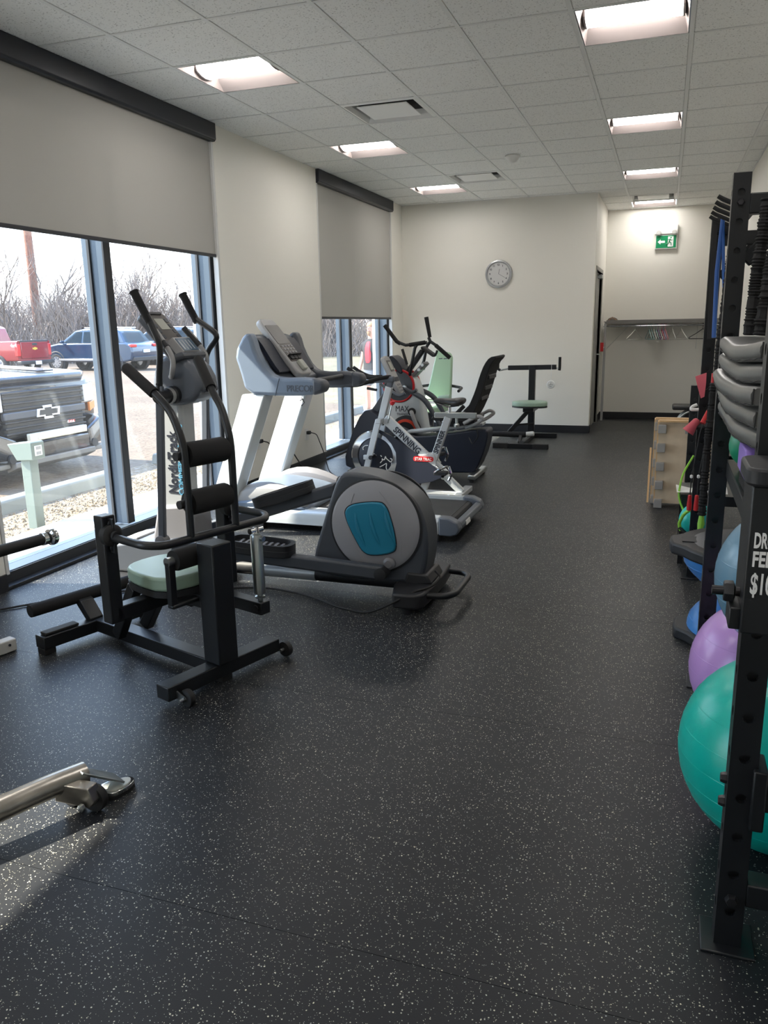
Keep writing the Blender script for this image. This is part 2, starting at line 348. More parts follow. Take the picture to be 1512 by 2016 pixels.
# windows: bays with frame, mullion and panes
def window(k, y0, y1, ym):
    wn = setting('window_%d' % k, (XL-.12, (y0+y1)/2, 0))
    xo, xi, fw = XL-.24, XL-.07, .06
    for a, b in ((y0, y0+fw), (y1-fw, y1)): B().box(xo, xi, a, b, 0, ZC-.02).build('jamb', 'frame_metal', wn, bevel=.004)
    B().box(xi-.004, xi+.012, ym-.035, ym+.035, .1, ZC-.02).build('mullion_shade_face', 'frame_dark', wn, bevel=.003)  # dark room-side strip: shade on the backlit mullion put into the colour
    B().box(xi-.004, xi+.012, y1-fw, y1, .1, ZC-.02).box(xi-.004, xi+.012, y0, y0+fw, .1, ZC-.02).build('jamb_shade_face', 'frame_dark', wn, bevel=.003)  # same for the jambs, shaded inner faces coloured dark
    B().box(xo, xi, ym-.03, ym+.03, .1, ZC-.02).build('mullion', 'frame_metal', wn, bevel=.004)
    B().box(xo+.05, xo+.07, ym-.045, ym+.045, .1, ZC-.02).box(xo+.05, xo+.07, y1-fw-.014, y1-fw, .1, ZC-.02).build('glazing_bead', 'frame_dark', wn)
    B().box(xo, xi, y0+fw, y1-fw, 0.0, .085).build('bottom_rail', 'frame_metal', wn, bevel=.003)
    B().box(xi, xi+.012, y0, y1, 0.0, .08).build('bottom_rail_shade_face', 'frame_dark', wn, bevel=.003)  # unlit front of the rail, its shade given as dark colour
    B().box(xi+.012, XL+.004, y0, y1, 0.0, .02).build('sill_strip', 'baseboard_black', wn, bevel=.003)
    B().box(xo, xi, y0+fw, y1-fw, ZC-.1, ZC-.02).build('top_rail', 'frame_metal', wn, bevel=.003)
    for a, b in ((y0+fw, ym-.03), (ym+.03, y1-fw)):
        B().box(xo+.056, xo+.062, a, b, .085, ZC-.1).build('pane', 'window_glass', wn, smooth=False)
YM = [.1, 4.66, 9.08]
for k, (a, b) in enumerate(WIN): window(k+1, a, b, YM[k])
def shade(y0, y1, zb, label):
    t = thing('roller_shade', label, 'roller shade', (XL-.04, (y0+y1)/2, zb), group='roller shades over the windows')
    B().prism([(XL-.055, ZC-.005), (XL+.035, ZC-.005), (XL+.035, ZC-.125), (XL+.02, ZC-.14), (XL-.055, ZC-.14)], y0, y1).build('cassette', 'cassette', t, bevel=.004)
    B().box(XL-.022, XL-.0195, y0+.02, y1-.03, zb+.02, ZC-.13).build('fabric', 'shade_fabric', t, smooth=False)
    B().box(XL-.03, XL-.012, y0+.02, y1-.03, zb, zb+.025).build('hem_bar', 'cassette', t, bevel=.003)
    for a in (y0+.004, y1-.032): B().box(XL-.045, XL+.002, a, a+.028, .09, ZC-.14).build('side_channel', 'channel_white', t, bevel=.003)
shade(*WIN[0], 2.05, 'grey roller shade of the nearest window bay, outside the picture')
shade(*WIN[1], 2.035, 'wide grey roller shade half lowered over the large left window')
shade(*WIN[2], 1.545, 'smaller grey roller shade lowered further, on the far window')

# ------------------------------------------------------------------ ceiling: suspended grid with lay-in tiles
ce = setting('ceiling')
B().box(XL-.3, XR+.1, YN, YA+.1, ZC+.22, ZC+.26).build('deck', 'plenum', ce, smooth=False)
GX = [XL-.02]+[-3.013+.6096*i for i in range(7)]+[XR]
GY = [YN]+[4.108+.6096*j for j in range(-10, 15) if 4.108+.6096*j < YA-.05]+[YA]
LIGHTS = {(1, 4.718), (1, 7.156), (1, 9.594), (5, 4.718), (5, 7.156), (5, 9.594), (5, 12.033), (1, 2.279), (5, 2.279), (1, -.16), (5, -.16)}
VENTS = {(2, 5.937), (2, 8.985), (5, 11.423)}
def inroom(i, y): return not (y > YB-.02 and GX[i+1] < XI+.02)
tile_mesh = {}
for j in range(len(GY)-1):
    for i in range(len(GX)-1):
        x0, x1, y0, y1 = GX[i], GX[i+1], GY[j], GY[j+1]
        if not inroom(i, y0): continue
        if y0 < YB < y1 and x1 < XI: y1 = YB
        key = (i, round(y0, 3))
        if any(abs(key[1]-k[1]) < .02 and k[0] == i for k in LIGHTS | VENTS): continue
        dim = (round(x1-x0, 3), round(y1-y0, 3))
        if dim not in tile_mesh:
            o = B().box(-(dim[0]/2-.012), dim[0]/2-.012, -(dim[1]/2-.012), dim[1]/2-.012, 0, .016).build('ceiling_tile', 'ceiling_tile', ce, bevel=.004, segs=1)
            tile_mesh[dim] = o
        else:
            o = tile_mesh[dim].copy(); COL.objects.link(o)
        o.location = ((x0+x1)/2, (y0+y1)/2, ZC-.004)
tb = 'grid_white'
for i, x in enumerate(GX):
    y1 = YA if x > XI else YB
    B().box(x-.0125, x+.0125, YN, y1, ZC-.008, ZC+.004).build('grid_runner', tb, ce, smooth=False)
for y in GY:
    x0 = XL-.03 if y < YB else XI
    B().box(x0, XR, y-.011, y+.011, ZC-.007, ZC+.003).build('grid_cross_tee', tb, ce, smooth=False)
B().box(XL-.02, XI, YB-.022, YB, ZC-.008, ZC+.003).build('wall_angle', tb, ce, smooth=False)
def troffer(i, y, label):
    x0 = GX[i]; x1 = GX[i+1]; y1 = y+.6096; cx = (x0+x1)/2; cy = (y+y1)/2
    t = thing('ceiling_light', label, 'ceiling light', (cx, cy, ZC), group='recessed ceiling lights')
    a = .02; b = .10
    # sloped white reflector pan, open at the bottom
    p = [(x0+a, y+a, ZC-.006), (x1-a, y+a, ZC-.006), (x1-a, y1-a, ZC-.006), (x0+a, y1-a, ZC-.006)]
    q = [(x0+a+.03, y+.17, ZC+.07), (x1-a-.03, y+.17, ZC+.07), (x1-a-.03, y1-.17, ZC+.07), (x0+a+.03, y1-.17, ZC+.07)]
    bb = B(); bb.add(p+q, [(0,1,5,4),(1,2,6,5),(2,3,7,6),(3,0,4,7),(4,5,6,7)]); bb.build('reflector', 'lamp_body', t, smooth=False, fix=False)
    prof = [(cy-.115, ZC+.055), (cy-.10, ZC+.028), (cy-.05, ZC+.012), (cy, ZC+.007), (cy+.05, ZC+.012), (cy+.10, ZC+.028), (cy+.115, ZC+.055)]
    B().prism(prof, x0+.052, x1-.052, 'YZ').build('lens', 'lamp_lens', t)
    for e0, e1 in ((x0+.04, x0+.052), (x1-.052, x1-.04)):
        B().prism([(a_, b_-.004) for a_, b_ in prof], e0, e1, 'YZ').build('lens_end', 'lamp_body', t)
LBL = {(1, 4.718): 'recessed ceiling light nearest the large left window shade', (1, 7.156): 'middle recessed light of the window-side row', (1, 9.594): 'recessed light of the window-side row closest to the back wall',
       (5, 4.718): 'largest recessed light at the top right edge of the photo', (5, 7.156): 'second recessed light of the right-hand row', (5, 9.594): 'third recessed light of the right-hand row', (5, 12.033): 'recessed light inside the alcove beside the vent'}
for k in sorted(LIGHTS): troffer(k[0], k[1], LBL.get(k, 'recessed ceiling light out of view, '+('window-side row' if k[0] == 1 else 'rig-side row')+(', nearest the camera' if k[1] > 1 else ', behind the camera')))
def vent(i, y, label):
    x0 = GX[i]; x1 = GX[i+1]; y1 = y+.6096; cx = (x0+x1)/2; cy = (y+y1)/2
    t = thing('ceiling_vent', label, 'air vent', (cx, cy, ZC), group='square ceiling air vents')
    bb = B(); r = [(.293, -.004), (.27, -.010), (.255, .02), (.25, .06)]
    for (s0, z0), (s1, z1) in zip(r[:-1], r[1:]):
        a = [(cx-s0, cy-s0, ZC+z0), (cx+s0, cy-s0, ZC+z0), (cx+s0, cy+s0, ZC+z0), (cx-s0, cy+s0, ZC+z0)]
        c = [(cx-s1, cy-s1, ZC+z1), (cx+s1, cy-s1, ZC+z1), (cx+s1, cy+s1, ZC+z1), (cx-s1, cy+s1, ZC+z1)]
        bb.add(a+c, [(k, (k+1)%4, 4+(k+1)%4, 4+k) for k in range(4)])
    bb.build('vent_cone', 'vent_white', t, smooth=False, fix=False)
    B().box(cx-.25, cx+.25, cy-.25, cy+.25, ZC+.055, ZC+.06).build('vent_throat', 'vent_dark', t, smooth=False)
    B().box(cx-.195, cx+.195, cy-.195, cy+.195, ZC-.006, ZC+.002).build('vent_plaque', 'vent_white', t, bevel=.003)
vent(2, 5.937, 'square ceiling air vent between the first two window-side lights'); vent(2, 8.985, 'smaller-looking square ceiling air vent before the back wall'); vent(5, 11.423, 'square air vent in the alcove ceiling')
tag(B().lathe((-1.52, 8.26, ZC-.008), (0,0,-1), [(.075, 0), (.075, .014), (.066, .02), (.052, .04), (.035, .058), (.012, .066)], 24).build('smoke_detector', 'white', None), 'small white domed sensor on the ceiling tiles', 'smoke detector')

# ------------------------------------------------------------------ outside
def ground_mat(name, cols, scale, bump):
    m = mat(name, cols[0], .9); n = m.node_tree.nodes; L = m.node_tree.links; p = n['Principled BSDF']
    g = n.new('ShaderNodeNewGeometry'); v = n.new('ShaderNodeTexVoronoi'); v.inputs['Scale'].default_value = scale; L.new(g.outputs['Position'], v.inputs['Vector'])
    s = n.new('ShaderNodeSeparateColor'); L.new(v.outputs['Color'], s.inputs[0])
    r = n.new('ShaderNodeValToRGB'); r.color_ramp.elements[0].color = (*cols[0], 1); r.color_ramp.elements[1].color = (*cols[-1], 1)
    for k, c in enumerate(cols[1:-1]): e = r.color_ramp.elements.new((k+1)/(len(cols)-1)); e.color = (*c, 1)
    L.new(s.outputs[0], r.inputs[0])
    t = n.new('ShaderNodeTexNoise'); t.inputs['Scale'].default_value = .35; t.inputs['Detail'].default_value = 7; L.new(g.outputs['Position'], t.inputs['Vector'])
    mr = n.new('ShaderNodeMapRange'); mr.inputs[1].default_value = .3; mr.inputs[2].default_value = .7; mr.inputs[3].default_value = .72; mr.inputs[4].default_value = 1.25; L.new(t.outputs['Fac'], mr.inputs[0])
    mx = n.new('ShaderNodeMix'); mx.data_type = 'RGBA'; mx.blend_type = 'MULTIPLY'; mx.inputs[0].default_value = 1
    L.new(r.outputs[0], mx.inputs[6]); L.new(mr.outputs[0], mx.inputs[7]); L.new(mx.outputs[2], p.inputs['Base Color'])
    b = n.new('ShaderNodeBump'); b.inputs['Strength'].default_value = bump; b.inputs['Distance'].default_value = .02
    L.new(v.outputs['Distance'], b.inputs['Height']); b.invert = True; L.new(b.outputs[0], p.inputs['Normal'])
ground_mat('gravel_lot', [(0.090, 0.061, 0.037), (0.144, 0.107, 0.072), (0.108, 0.078, 0.050)], 22, .6)
ground_mat('pebbles', [(0.162, 0.114, 0.057), (0.257, 0.209, 0.147), (0.114, 0.081, 0.043), (0.285, 0.257, 0.214)], 42, .9)
ground_mat('dry_grass', [(0.108, 0.090, 0.047), (0.151, 0.130, 0.076), (0.086, 0.078, 0.037)], 9, .5)
mat('concrete', (.46, .45, .43), .85, var=.06, vscale=6, bump=.1, bscale=120); mat('stop_concrete', (.20, .22, .21), .8, var=.06, vscale=9)
mat('post_paint', (.16, .20, .175), .5); mat('bark', (.15, .12, .105), .9); mat('bark2', (.20, .165, .145), .9); mat('pole_wood', (.20, .085, .055), .8, var=.2, vscale=8)
mat('truck_black', (.008, .009, .013), .25, coat=.8); mat('truck_red', (.22, .006, .012), .25, coat=.8); mat('suv_blue', (.006, .028, .065), .22, coat=.9)
mat('tire', (.016, .016, .017), .8); mat('rim', (.62, .63, .65), .3, metal=.7); mat('bumper_grey', (.16, .16, .155), .55); mat('amber', (.75, .26, .08), .3)
mat('tail_red', (.5, .02, .02), .25); mat('headlamp', (.55, .58, .60), .12, coat=1); mat('gold', (.75, .50, .08), .35, metal=.4); mat('lightbar', (.62, .58, .46), .25)
mat('skin', (.58, .34, .26), .55); mat('hair', (.32, .17, .09), .7); mat('tee_black', (.02, .021, .026), .85); mat('shirt_red', (.62, .03, .05), .8); mat('shorts_grey', (.12, .14, .17), .85); mat('shoe', (.07, .09, .12), .7)
struct(B().box(-120, XL-.24, -80, 160, -1, -.14).build('trim_1', 'gravel_lot', smooth=False), 'gravel parking lot outside')
struct(B().add([(-9.2,16.5,-.139),(-4.7,15.2,-.139),(-4.7,160,-.139),(-90,160,-.139)], [(0,1,2,3)]).box(-120, -45, -80, 36, -.5, -.138).build('trim_2', 'dry_grass', smooth=False, fix=False), 'dry yellow grass field')
struct(B().box(-5.75, -4.55, -12, 40, -.3, -.085).build('trim_3', 'pebbles', smooth=False), 'pebble strip beside the sidewalk')
sw = setting('trim_4', (-4.1, 4, -.1)); sw['label'] = 'pale concrete sidewalk along the building'
for k in range(-4, 14): B().box(-4.56, XL-.24, k*1.5+.004, k*1.5+1.492, -.3, -.03).build('sidewalk_slab', 'concrete', sw, bevel=.006)
# pebbles that show singly beside the sidewalk: one scattered layer
pb = B(); rr = random.Random(3)
for k in range(2600):
    x = rr.uniform(-5.3, -4.6); y = rr.uniform(4.3, 10.5); s = rr.uniform(.012, .026); a = rr.uniform(0, PI); c, q = math.cos(a)*s, math.sin(a)*s; z = -.088
    pb.add([(x+c, y+q, z), (x-q*.7, y+c*.7, z), (x-c, y-q, z), (x+q*.7, y-c*.7, z), (x, y, z+s*.75)], [(0,1,4),(1,2,4),(2,3,4),(3,0,4)])
po = tag(pb.build('loose_pebbles', 'pebbles', None, fix=False), 'loose tan pebbles between the sidewalk and the wheel stops', 'pebbles'); po['kind'] = 'stuff'
def wheel_stop(x, y, L, label):
    t = B().prism([(x-.10, -.14), (x+.10, -.14), (x+.075, .02), (x+.055, .035), (x-.055, .035), (x-.075, .02)], y-L/2, y+L/2, fn=lambda a, b, t_: (a, t_, b)).build('wheel_stop', 'stop_concrete', None, bevel=.012)
    tag(t, label, 'wheel stop', 'concrete wheel stops along the lot')
wheel_stop(-5.45, 5.95, 2.1, 'long pale concrete wheel stop in front of the black pickup'); wheel_stop(-5.6, 8.75, 1.8, 'concrete wheel stop seen through the elliptical machine'); wheel_stop(-5.3, 12.75, 2.0, 'concrete wheel stop seen through the far window')
t = thing('pedestal_post', 'pale green metal pedestal post with a slanted head on the pebbles', 'post', (-4.74, 4.95, -.09))
B().box(-4.785, -4.695, 4.905, 4.995, -.09, .50).build('post_shaft', 'post_paint', t, bevel=.006)
B().prism([(-4.88, .60), (-4.66, .625), (-4.64, .615), (-4.64, .48), (-4.80, .47)], 4.88, 5.02).build('post_head', 'post_paint', t, bevel=.006)
B().box(-4.6405, -4.636, 4.91, 4.99, .51, .59).build('receptacle_plate', 'white_plate', t, bevel=.002)
for z in (.53, .57): B().box(-4.638, -4.634, 4.925, 4.975, z-.012, z+.012).build('socket', 'light_grey_plastic', t)
pt = thing('utility_pole', 'tall brown wooden utility pole behind the parked cars', 'pole', (-33, 36.3, -.14))
B().tube([(-33, 36.3, -.14), (-33, 36.3, 9.5)], [.26, .2], 12).build('pole_shaft', 'pole_wood', pt)
B().beam((-34.1, 36.3, 8.9), (-31.9, 36.3, 8.9), .12, .14).build('cross_arm', 'pole_wood', pt)

def wheel(parent, x, y, z, r, w, spokes=6):
    s = 1 if y > 0 else -1
    B().lathe((x, y-s*w/2, z), (0, s, 0), [(r*.62, 0), (r*.9, 0), (r, w*.15), (r, w*.85), (r*.9, w), (r*.66, w), (r*.64, w*.8)], 28, ring=True).build('tire', 'tire', parent)
    rm = B(); rm.lathe((x, y, z), (0, s, 0), [(r*.64, w*.1), (r*.64, w*.46), (r*.56, w*.46), (r*.56, w*.2), (.03, w*.2)], 28)
    for k in range(spokes):
        a = 2*PI*k/spokes; rm.beam((x, y+s*w*.42, z), (x+math.cos(a)*r*.6, y+s*w*.45, z+math.sin(a)*r*.6), r*.16, w*.12, up=(0,1,0))
    rm.lathe((x, y, z), (0, s, 0), [(r*.14, w*.2), (r*.14, w*.5), (.01, w*.52)], 12); rm.build('rim', 'rim', parent)
# --- black pickup, nose toward the building (local +x is forward, z = 0 ground)
tk = thing('pickup_truck', 'black pickup truck with a light bar and chrome-edged emblem, nose to the building', 'truck', (-6.42, 7.02, -.14), 0, local=True)
def body_loft(sections):
    """sections: (x, half_width, z0, z1, round)"""
    rings = []
    for x, hw, z0, z1, r in sections:
        rings.append([(x, a, b) for a, b in rrect(-hw, hw, z0, z1, min(r, (z1-z0)*.45), 3)])
    return rings
B().loft(body_loft([(-.02, .74, .66, 1.04, .08), (-.10, .92, .56, 1.07, .10), (-.35, .98, .45, 1.12, .10), (-1.45, 1.0, .45, 1.19, .09)])).build('front_body', 'truck_black', tk, bevel=.0)
B().prism([(-.06, .73), (-.20, .92), (-1.45, .95), (-1.45, -.95), (-.20, -.92), (-.06, -.73)], 1.06, 1.14, fn=lambda a, b, q: (a, b, q+(-a)*.045)).build('hood', 'truck_black', tk, bevel=.03)
for s in (-1, 1): B().beam((-.3, s*.42, 1.17), (-1.4, s*.5, 1.225), .22, .02).build('hood_ridge', 'truck_black', tk, bevel=.008)
B().prism([(-1.4, .5), (-1.4, 1.2), (-2.0, 1.72), (-2.4, 1.84), (-3.9, 1.84), (-4.1, 1.25), (-4.1, .5)], -.92, .92).build('cab', 'truck_black', tk, bevel=.06)
B().add([(-1.47, -.8, 1.25), (-1.47, .8, 1.25), (-1.985, .68, 1.70), (-1.985, -.68, 1.70)], [(0,1,2,3)]).build('windshield', 'car_glass', tk, smooth=False)
B().box(-6.0, -4.1, -.98, .98, .5, 1.3).build('cargo_bed', 'truck_black', tk, bevel=.03)
B().box(-.12, .012, -.60, .60, .50, 1.0).build('grille_back', 'frame_dark', tk, bevel=.03)
for k, z in enumerate((.56, .62, .68, .815, .875, .935, .985)): B().box(-.02, .03, -.61, .61, z-.012, z+.012).build('grille_bar', 'black_plastic', tk, bevel=.006)
B().box(-.02, .035, -.62, .62, .705, .79).build('grille_band', 'dark_grey_plastic', tk, bevel=.015)
bow = [(-.17, -.045), (-.06, -.045), (-.06, -.075), (.075, -.075), (.06, -.045), (.17, -.045), (.185, .04), (.06, .04), (.06, .07), (-.075, .07), (-.06, .04), (-.155, .04)]
B().prism(bow, .034, .045, 'YZ', fn=lambda a, b, q: (q, a, b+.75)).build('emblem_edge', 'letter_white', tk)  # flat white edge stands in for bright reflections on chrome
B().prism([(a*.80, b*.66) for a, b in bow], .045, .049, 'YZ', fn=lambda a, b, q: (q, a, b+.75)).build('emblem_face', 'frame_dark', tk)
B().box(.0, .03, .30, .42, .585, .625).build('badge', 'rim', tk, bevel=.002)
text('Z71', 'badge_letters', 'red', tk, (.032, .305, .592), (0, 1, 0), (0, 0, 1), .04, width=.11)
for s in (-1, 1):
    B().loft([[(-.10, s*.62, .80), (-.10, s*.62, 1.0), (.025, s*.62, .995), (.03, s*.62, .80)], [(-.12, s*.82, .80), (-.12, s*.82, 1.01), (-.005, s*.82, 1.0), (.0, s*.82, .80)], [(-.26, s*.96, .82), (-.26, s*.96, 1.02), (-.13, s*.965, 1.01), (-.13, s*.965, .82)]]).build('headlight', 'headlamp', tk, bevel=.01)
    B().loft([[(-.10, s*.72, .68), (-.10, s*.72, .785), (.015, s*.72, .785), (.015, s*.72, .68)], [(-.26, s*.965, .70), (-.26, s*.965, .79), (-.125, s*.972, .79), (-.125, s*.972, .70)]]).build('signal_lamp', 'amber', tk, bevel=.008)
    B().loft(body_loft([(0, .01, .40, .62, .05)])[0:1]+[[(-.30, s*1.0, .36), (-.30, s*1.0, .64), (-.12, s*.98, .64), (-.12, s*.98, .36)]] if False else [[(.10, s*.55, .30), (.10, s*.55, .50), (-.02, s*.55, .52), (-.02, s*.55, .30)], [(.07, s*.80, .31), (.07, s*.80, .60), (-.05, s*.80, .62), (-.05, s*.80, .31)], [(-.10, s*1.0, .33), (-.10, s*1.0, .62), (-.2, s*.96, .62), (-.2, s*.96, .33)], [(-.42, s*1.02, .36), (-.42, s*1.02, .6), (-.42, s*.96, .6), (-.42, s*.96, .36)]]).build('bumper_corner', 'truck_black', tk, bevel=.02)
    B().cyl((.07, s*.64, .32), (.105, s*.64, .32), .05).build('tow_hook', 'frame_dark', tk)
B().box(-.02, .10, -.56, .56, .28, .45).build('bumper_center', 'truck_black', tk, bevel=.02)
B().prism([(-.02, .16), (.12, .22), (.12, .28), (-.02, .28)], -.62, .62).build('skid_plate', 'bumper_grey', tk, bevel=.01)
for s in (-1, 1): B().prism([(-.1, .20), (.06, .22), (.06, .27), (-.1, .28)], s*.64-.26*(s < 0), s*.64+.26*(s > 0)).build('air_dam', 'bumper_grey', tk, bevel=.01)
B().box(.10, .16, -.42, .46, .475, .555).build('light_bar', 'lightbar', tk, bevel=.01)
for k in range(12): B().box(.159, .164, -.39+k*.07, -.335+k*.07, .487, .543).build('light_bar_cell', 'headlamp', tk)
for x, y in ((-.95, .86), (-.95, -.86), (-4.6, .86), (-4.6, -.86)): wheel(tk, x, y, .40, .40, .26)
# --- red pickup, tail to the building
rd = thing('pickup_truck', 'red pickup truck seen from its tailgate at the far side of the lot', 'truck', (-23.6, 25.6, -.14), PI, local=True)
B().loft([[(-.0, a, b) for a, b in rrect(-.88, .88, .52, 1.28, .06, 3)], [(1.9, a, b) for a, b in rrect(-.94, .94, .48, 1.28, .06, 3)]]).build('cargo_bed', 'truck_red', rd)
B().prism([(1.95, .5), (1.95, 1.28), (2.2, 1.82), (2.5, 1.9), (3.7, 1.88), (4.3, 1.3), (5.7, 1.18), (5.85, .5)], -.93, .93).build('cab', 'truck_red', rd, bevel=.07)
B().add([(2.0, -.75, 1.32), (2.0, .75, 1.32), (2.2, .64, 1.76), (2.2, -.64, 1.76)], [(0,1,2,3)]).build('rear_window', 'car_glass', rd, smooth=False)
for s in (-1, 1): B().add([(2.25, s*.935, 1.3), (3.9, s*.935, 1.3), (3.55, s*.86, 1.8), (2.45, s*.86, 1.8)], [(0,1,2,3)]).build('side_window', 'car_glass', rd, smooth=False)
B().box(-.045, .0, -.72, .72, .60, 1.24).build('tailgate', 'truck_red', rd, bevel=.02)
B().box(-.05, .1, -.74, .74, 1.24, 1.30).build('tailgate_cap', 'black_plastic', rd, bevel=.01)
B().box(-.06, -.03, -.13, .13, 1.1, 1.19).build('tailgate_handle', 'black_plastic', rd, bevel=.01)
B().prism([(a*.75, b*.75) for a, b in bow], -.055, -.045, 'YZ', fn=lambda a, b, q: (q, a, b+.98)).build('emblem', 'gold', rd)
for s in (-1, 1): B().box(-.04, .12, s*.82-.08, s*.82+.08, .70, 1.16).build('tail_lamp', 'tail_red', rd, bevel=.02)
B().box(-.16, .06, -.9, .9, .38, .52).build('rear_bumper', 'black_plastic', rd, bevel=.03); B().box(-.168, -.15, -.16, .16, .36, .5).build('license_plate', 'white', rd)
for s in (-1, 1): text('4x4', 'decal', 'letter_white', rd, (.25 if s > 0 else .75, s*.945, 1.05), (1 if s < 0 else -1, 0, 0), (0, 0, 1), .2) if s > 0 else None
for x, y in ((.95, .84), (.95, -.84), (4.9, .84), (4.9, -.84)): wheel(rd, x, y, .38, .38, .24)
# --- blue SUV, side on
def suv(label, loc, rz, scale=1.):
    sv = thing('suv_car', label, 'car', loc, rz, local=True, group='blue cars parked across the lot')
    prof = [(-2.3, .42), (-2.38, .75), (-2.3, 1.02), (-2.05, 1.12), (-1.75, 1.58), (-1.4, 1.68), (.1, 1.70), (.55, 1.6), (1.28, 1.12), (2.1, .98), (2.34, .82), (2.38, .5), (2.25, .36), (1.9, .34), (-1.9, .34)]
    def ring(y, k): return [(x, y, z if z < 1.12 else 1.12+(z-1.12)*k) for x, z in prof]
    rings = []
    for y, sh in ((-.93, 0.), (-.90, .5), (-.72, 1.), (.72, 1.), (.90, .5), (.93, 0.)):
        rings.append([(x*(1-.012*(1-sh)), (y if z < 1.13 else math.copysign(min(abs(y), .93-(z-1.12)*.42), y)), z if z < 1.13 else z) for x, z in prof])
    lower = [(x, z) for x, z in prof if z <= 1.13]
    lo = [(-2.3, .42), (-2.38, .75), (-2.3, 1.02), (-2.05, 1.13), (1.28, 1.13), (2.1, .98), (2.34, .82), (2.38, .5), (2.25, .36), (-1.9, .34)]
    B().prism(lo, -.92, .92).build('body', 'suv_blue', sv, bevel=.07, segs=3)
    a0 = [(-2.02, 1.10), (1.26, 1.10), (.55, 1.62), (.1, 1.70), (-1.4, 1.69), (-1.74, 1.58)]
    B().loft([[(x*(1. if z < 1.2 else .97), y*(1 if z < 1.2 else .80), z) for x, z in a0] for y in (-.88, .88)]).build('cabin', 'suv_blue', sv, bevel=.05)
    for s in (-1, 1):
        for x0, x1, t0, t1 in ((.14, 1.0, .14, .42), (-.85, .06, -.85, .06), (-1.75, -.95, -1.55, -.95)):
            B().add([(x0, s*.888, 1.15), (x1, s*.888, 1.15), (t1, s*.738, 1.58), (t0, s*.738, 1.58)], [(0,1,2,3)]).build('side_window', 'car_glass', sv, smooth=False)
        B().loft([[(.95, s*.90, 1.12), (.95, s*.90, 1.24), (1.1, s*.90, 1.22), (1.1, s*.90, 1.12)], [(.98, s*1.08, 1.12), (.98, s*1.08, 1.24), (1.06, s*1.08, 1.22), (1.06, s*1.08, 1.12)]]).build('mirror', 'suv_blue', sv, bevel=.02)
        B().box(2.1, 2.33, s*.78-.1, s*.78+.1, .8, .93).build('headlight', 'headlamp', sv, bevel=.03)
        B().box(-2.36, -2.12, s*.74-.17, s*.74+.17, .94, 1.06).build('tail_lamp', 'tail_red', sv, bevel=.03)
        B().box(-1.3, 1.3, s*.93-.012, s*.93+.012, .42, .50).build('sill_trim', 'rim', sv, bevel=.006)
        B().beam((-1.5, s*.62, 1.72), (.1, s*.62, 1.74), .04, .04).build('roof_rail', 'rim', sv, bevel=.01)
    B().add([(-2.09, -.72, 1.16), (-2.09, .72, 1.16), (-1.76, .6, 1.58), (-1.76, -.6, 1.58)], [(0,1,2,3)]).build('rear_window', 'car_glass', sv, smooth=False)
    B().add([(1.24, -.74, 1.16), (1.24, .74, 1.16), (.6, .62, 1.59), (.6, -.62, 1.59)], [(0,1,2,3)]).build('windshield', 'car_glass', sv, smooth=False)
    B().box(-2.41, -2.37, -.2, .2, .72, .84).build('license_plate', 'white', sv)
    B().box(-2.42, -2.2, -.85, .85, .38, .56).build('rear_bumper', 'black_plastic', sv, bevel=.03)
    for x, y in ((1.45, .82), (1.45, -.82), (-1.42, .82), (-1.42, -.82)):
        wheel(sv, x, y, .36, .36, .22, 10)
        B().lathe((x, y-.14*(1 if y > 0 else -1)*0, .38), (0, 1 if y > 0 else -1, 0), [(.44, -.1), (.44, .10), (.40, .115), (.40, -.1)], 24, ring=True).build('wheel_arch', 'frame_dark', sv)
    return sv
suv('dark blue crossover parked side-on beside the red pickup', (-22.6, 28.2, -.14), PI)
suv('blue car behind the crossover, its wheel showing beside the elliptical console', (-22.3, 32.8, -.14), PI)
# --- bare brush and trees
def tree_mesh(seed, h, n0):
    rg = random.Random(seed); b = B()
    def grow(p, d, L, r, dep):
        pts = [p]; q = p.copy(); dd = d.copy()
        for k in range(3):
            dd = (dd + Vector((rg.uniform(-.16,.16), rg.uniform(-.16,.16), rg.uniform(-.02,.14)))).normalized(); q = q + dd*L/3; pts.append(q.copy())
        b.tube(pts, [r, r*.85, r*.7, r*.55], 3 if dep < 3 else 4)
        if dep == 0: return
        for _ in range(rg.choice((3, 4, 4))):
            k = rg.choice((1, 2, 3)); nd = (dd + Vector((rg.uniform(-.9,.9), rg.uniform(-.9,.9), rg.uniform(-.15,.55)))).normalized()
            grow(pts[k], nd, L*rg.uniform(.55,.78), r*.52, dep-1)
    for _ in range(n0): grow(Vector((rg.uniform(-.5,.5), rg.uniform(-.5,.5), 0)), Vector((rg.uniform(-.35,.35), rg.uniform(-.35,.35), 1)).normalized(), h*.42, .075 if h > 4 else .045, 3)
    return b
protos = []
for k in range(5): protos.append((tree_mesh(20+k, 5.6 if k < 2 else 4.0, 3 if k < 2 else 6).build('bare_tree', 'bark2' if k % 2 else 'bark', None, smooth=False, fix=False)))
rg = random.Random(11); used = set(); cnt = 0
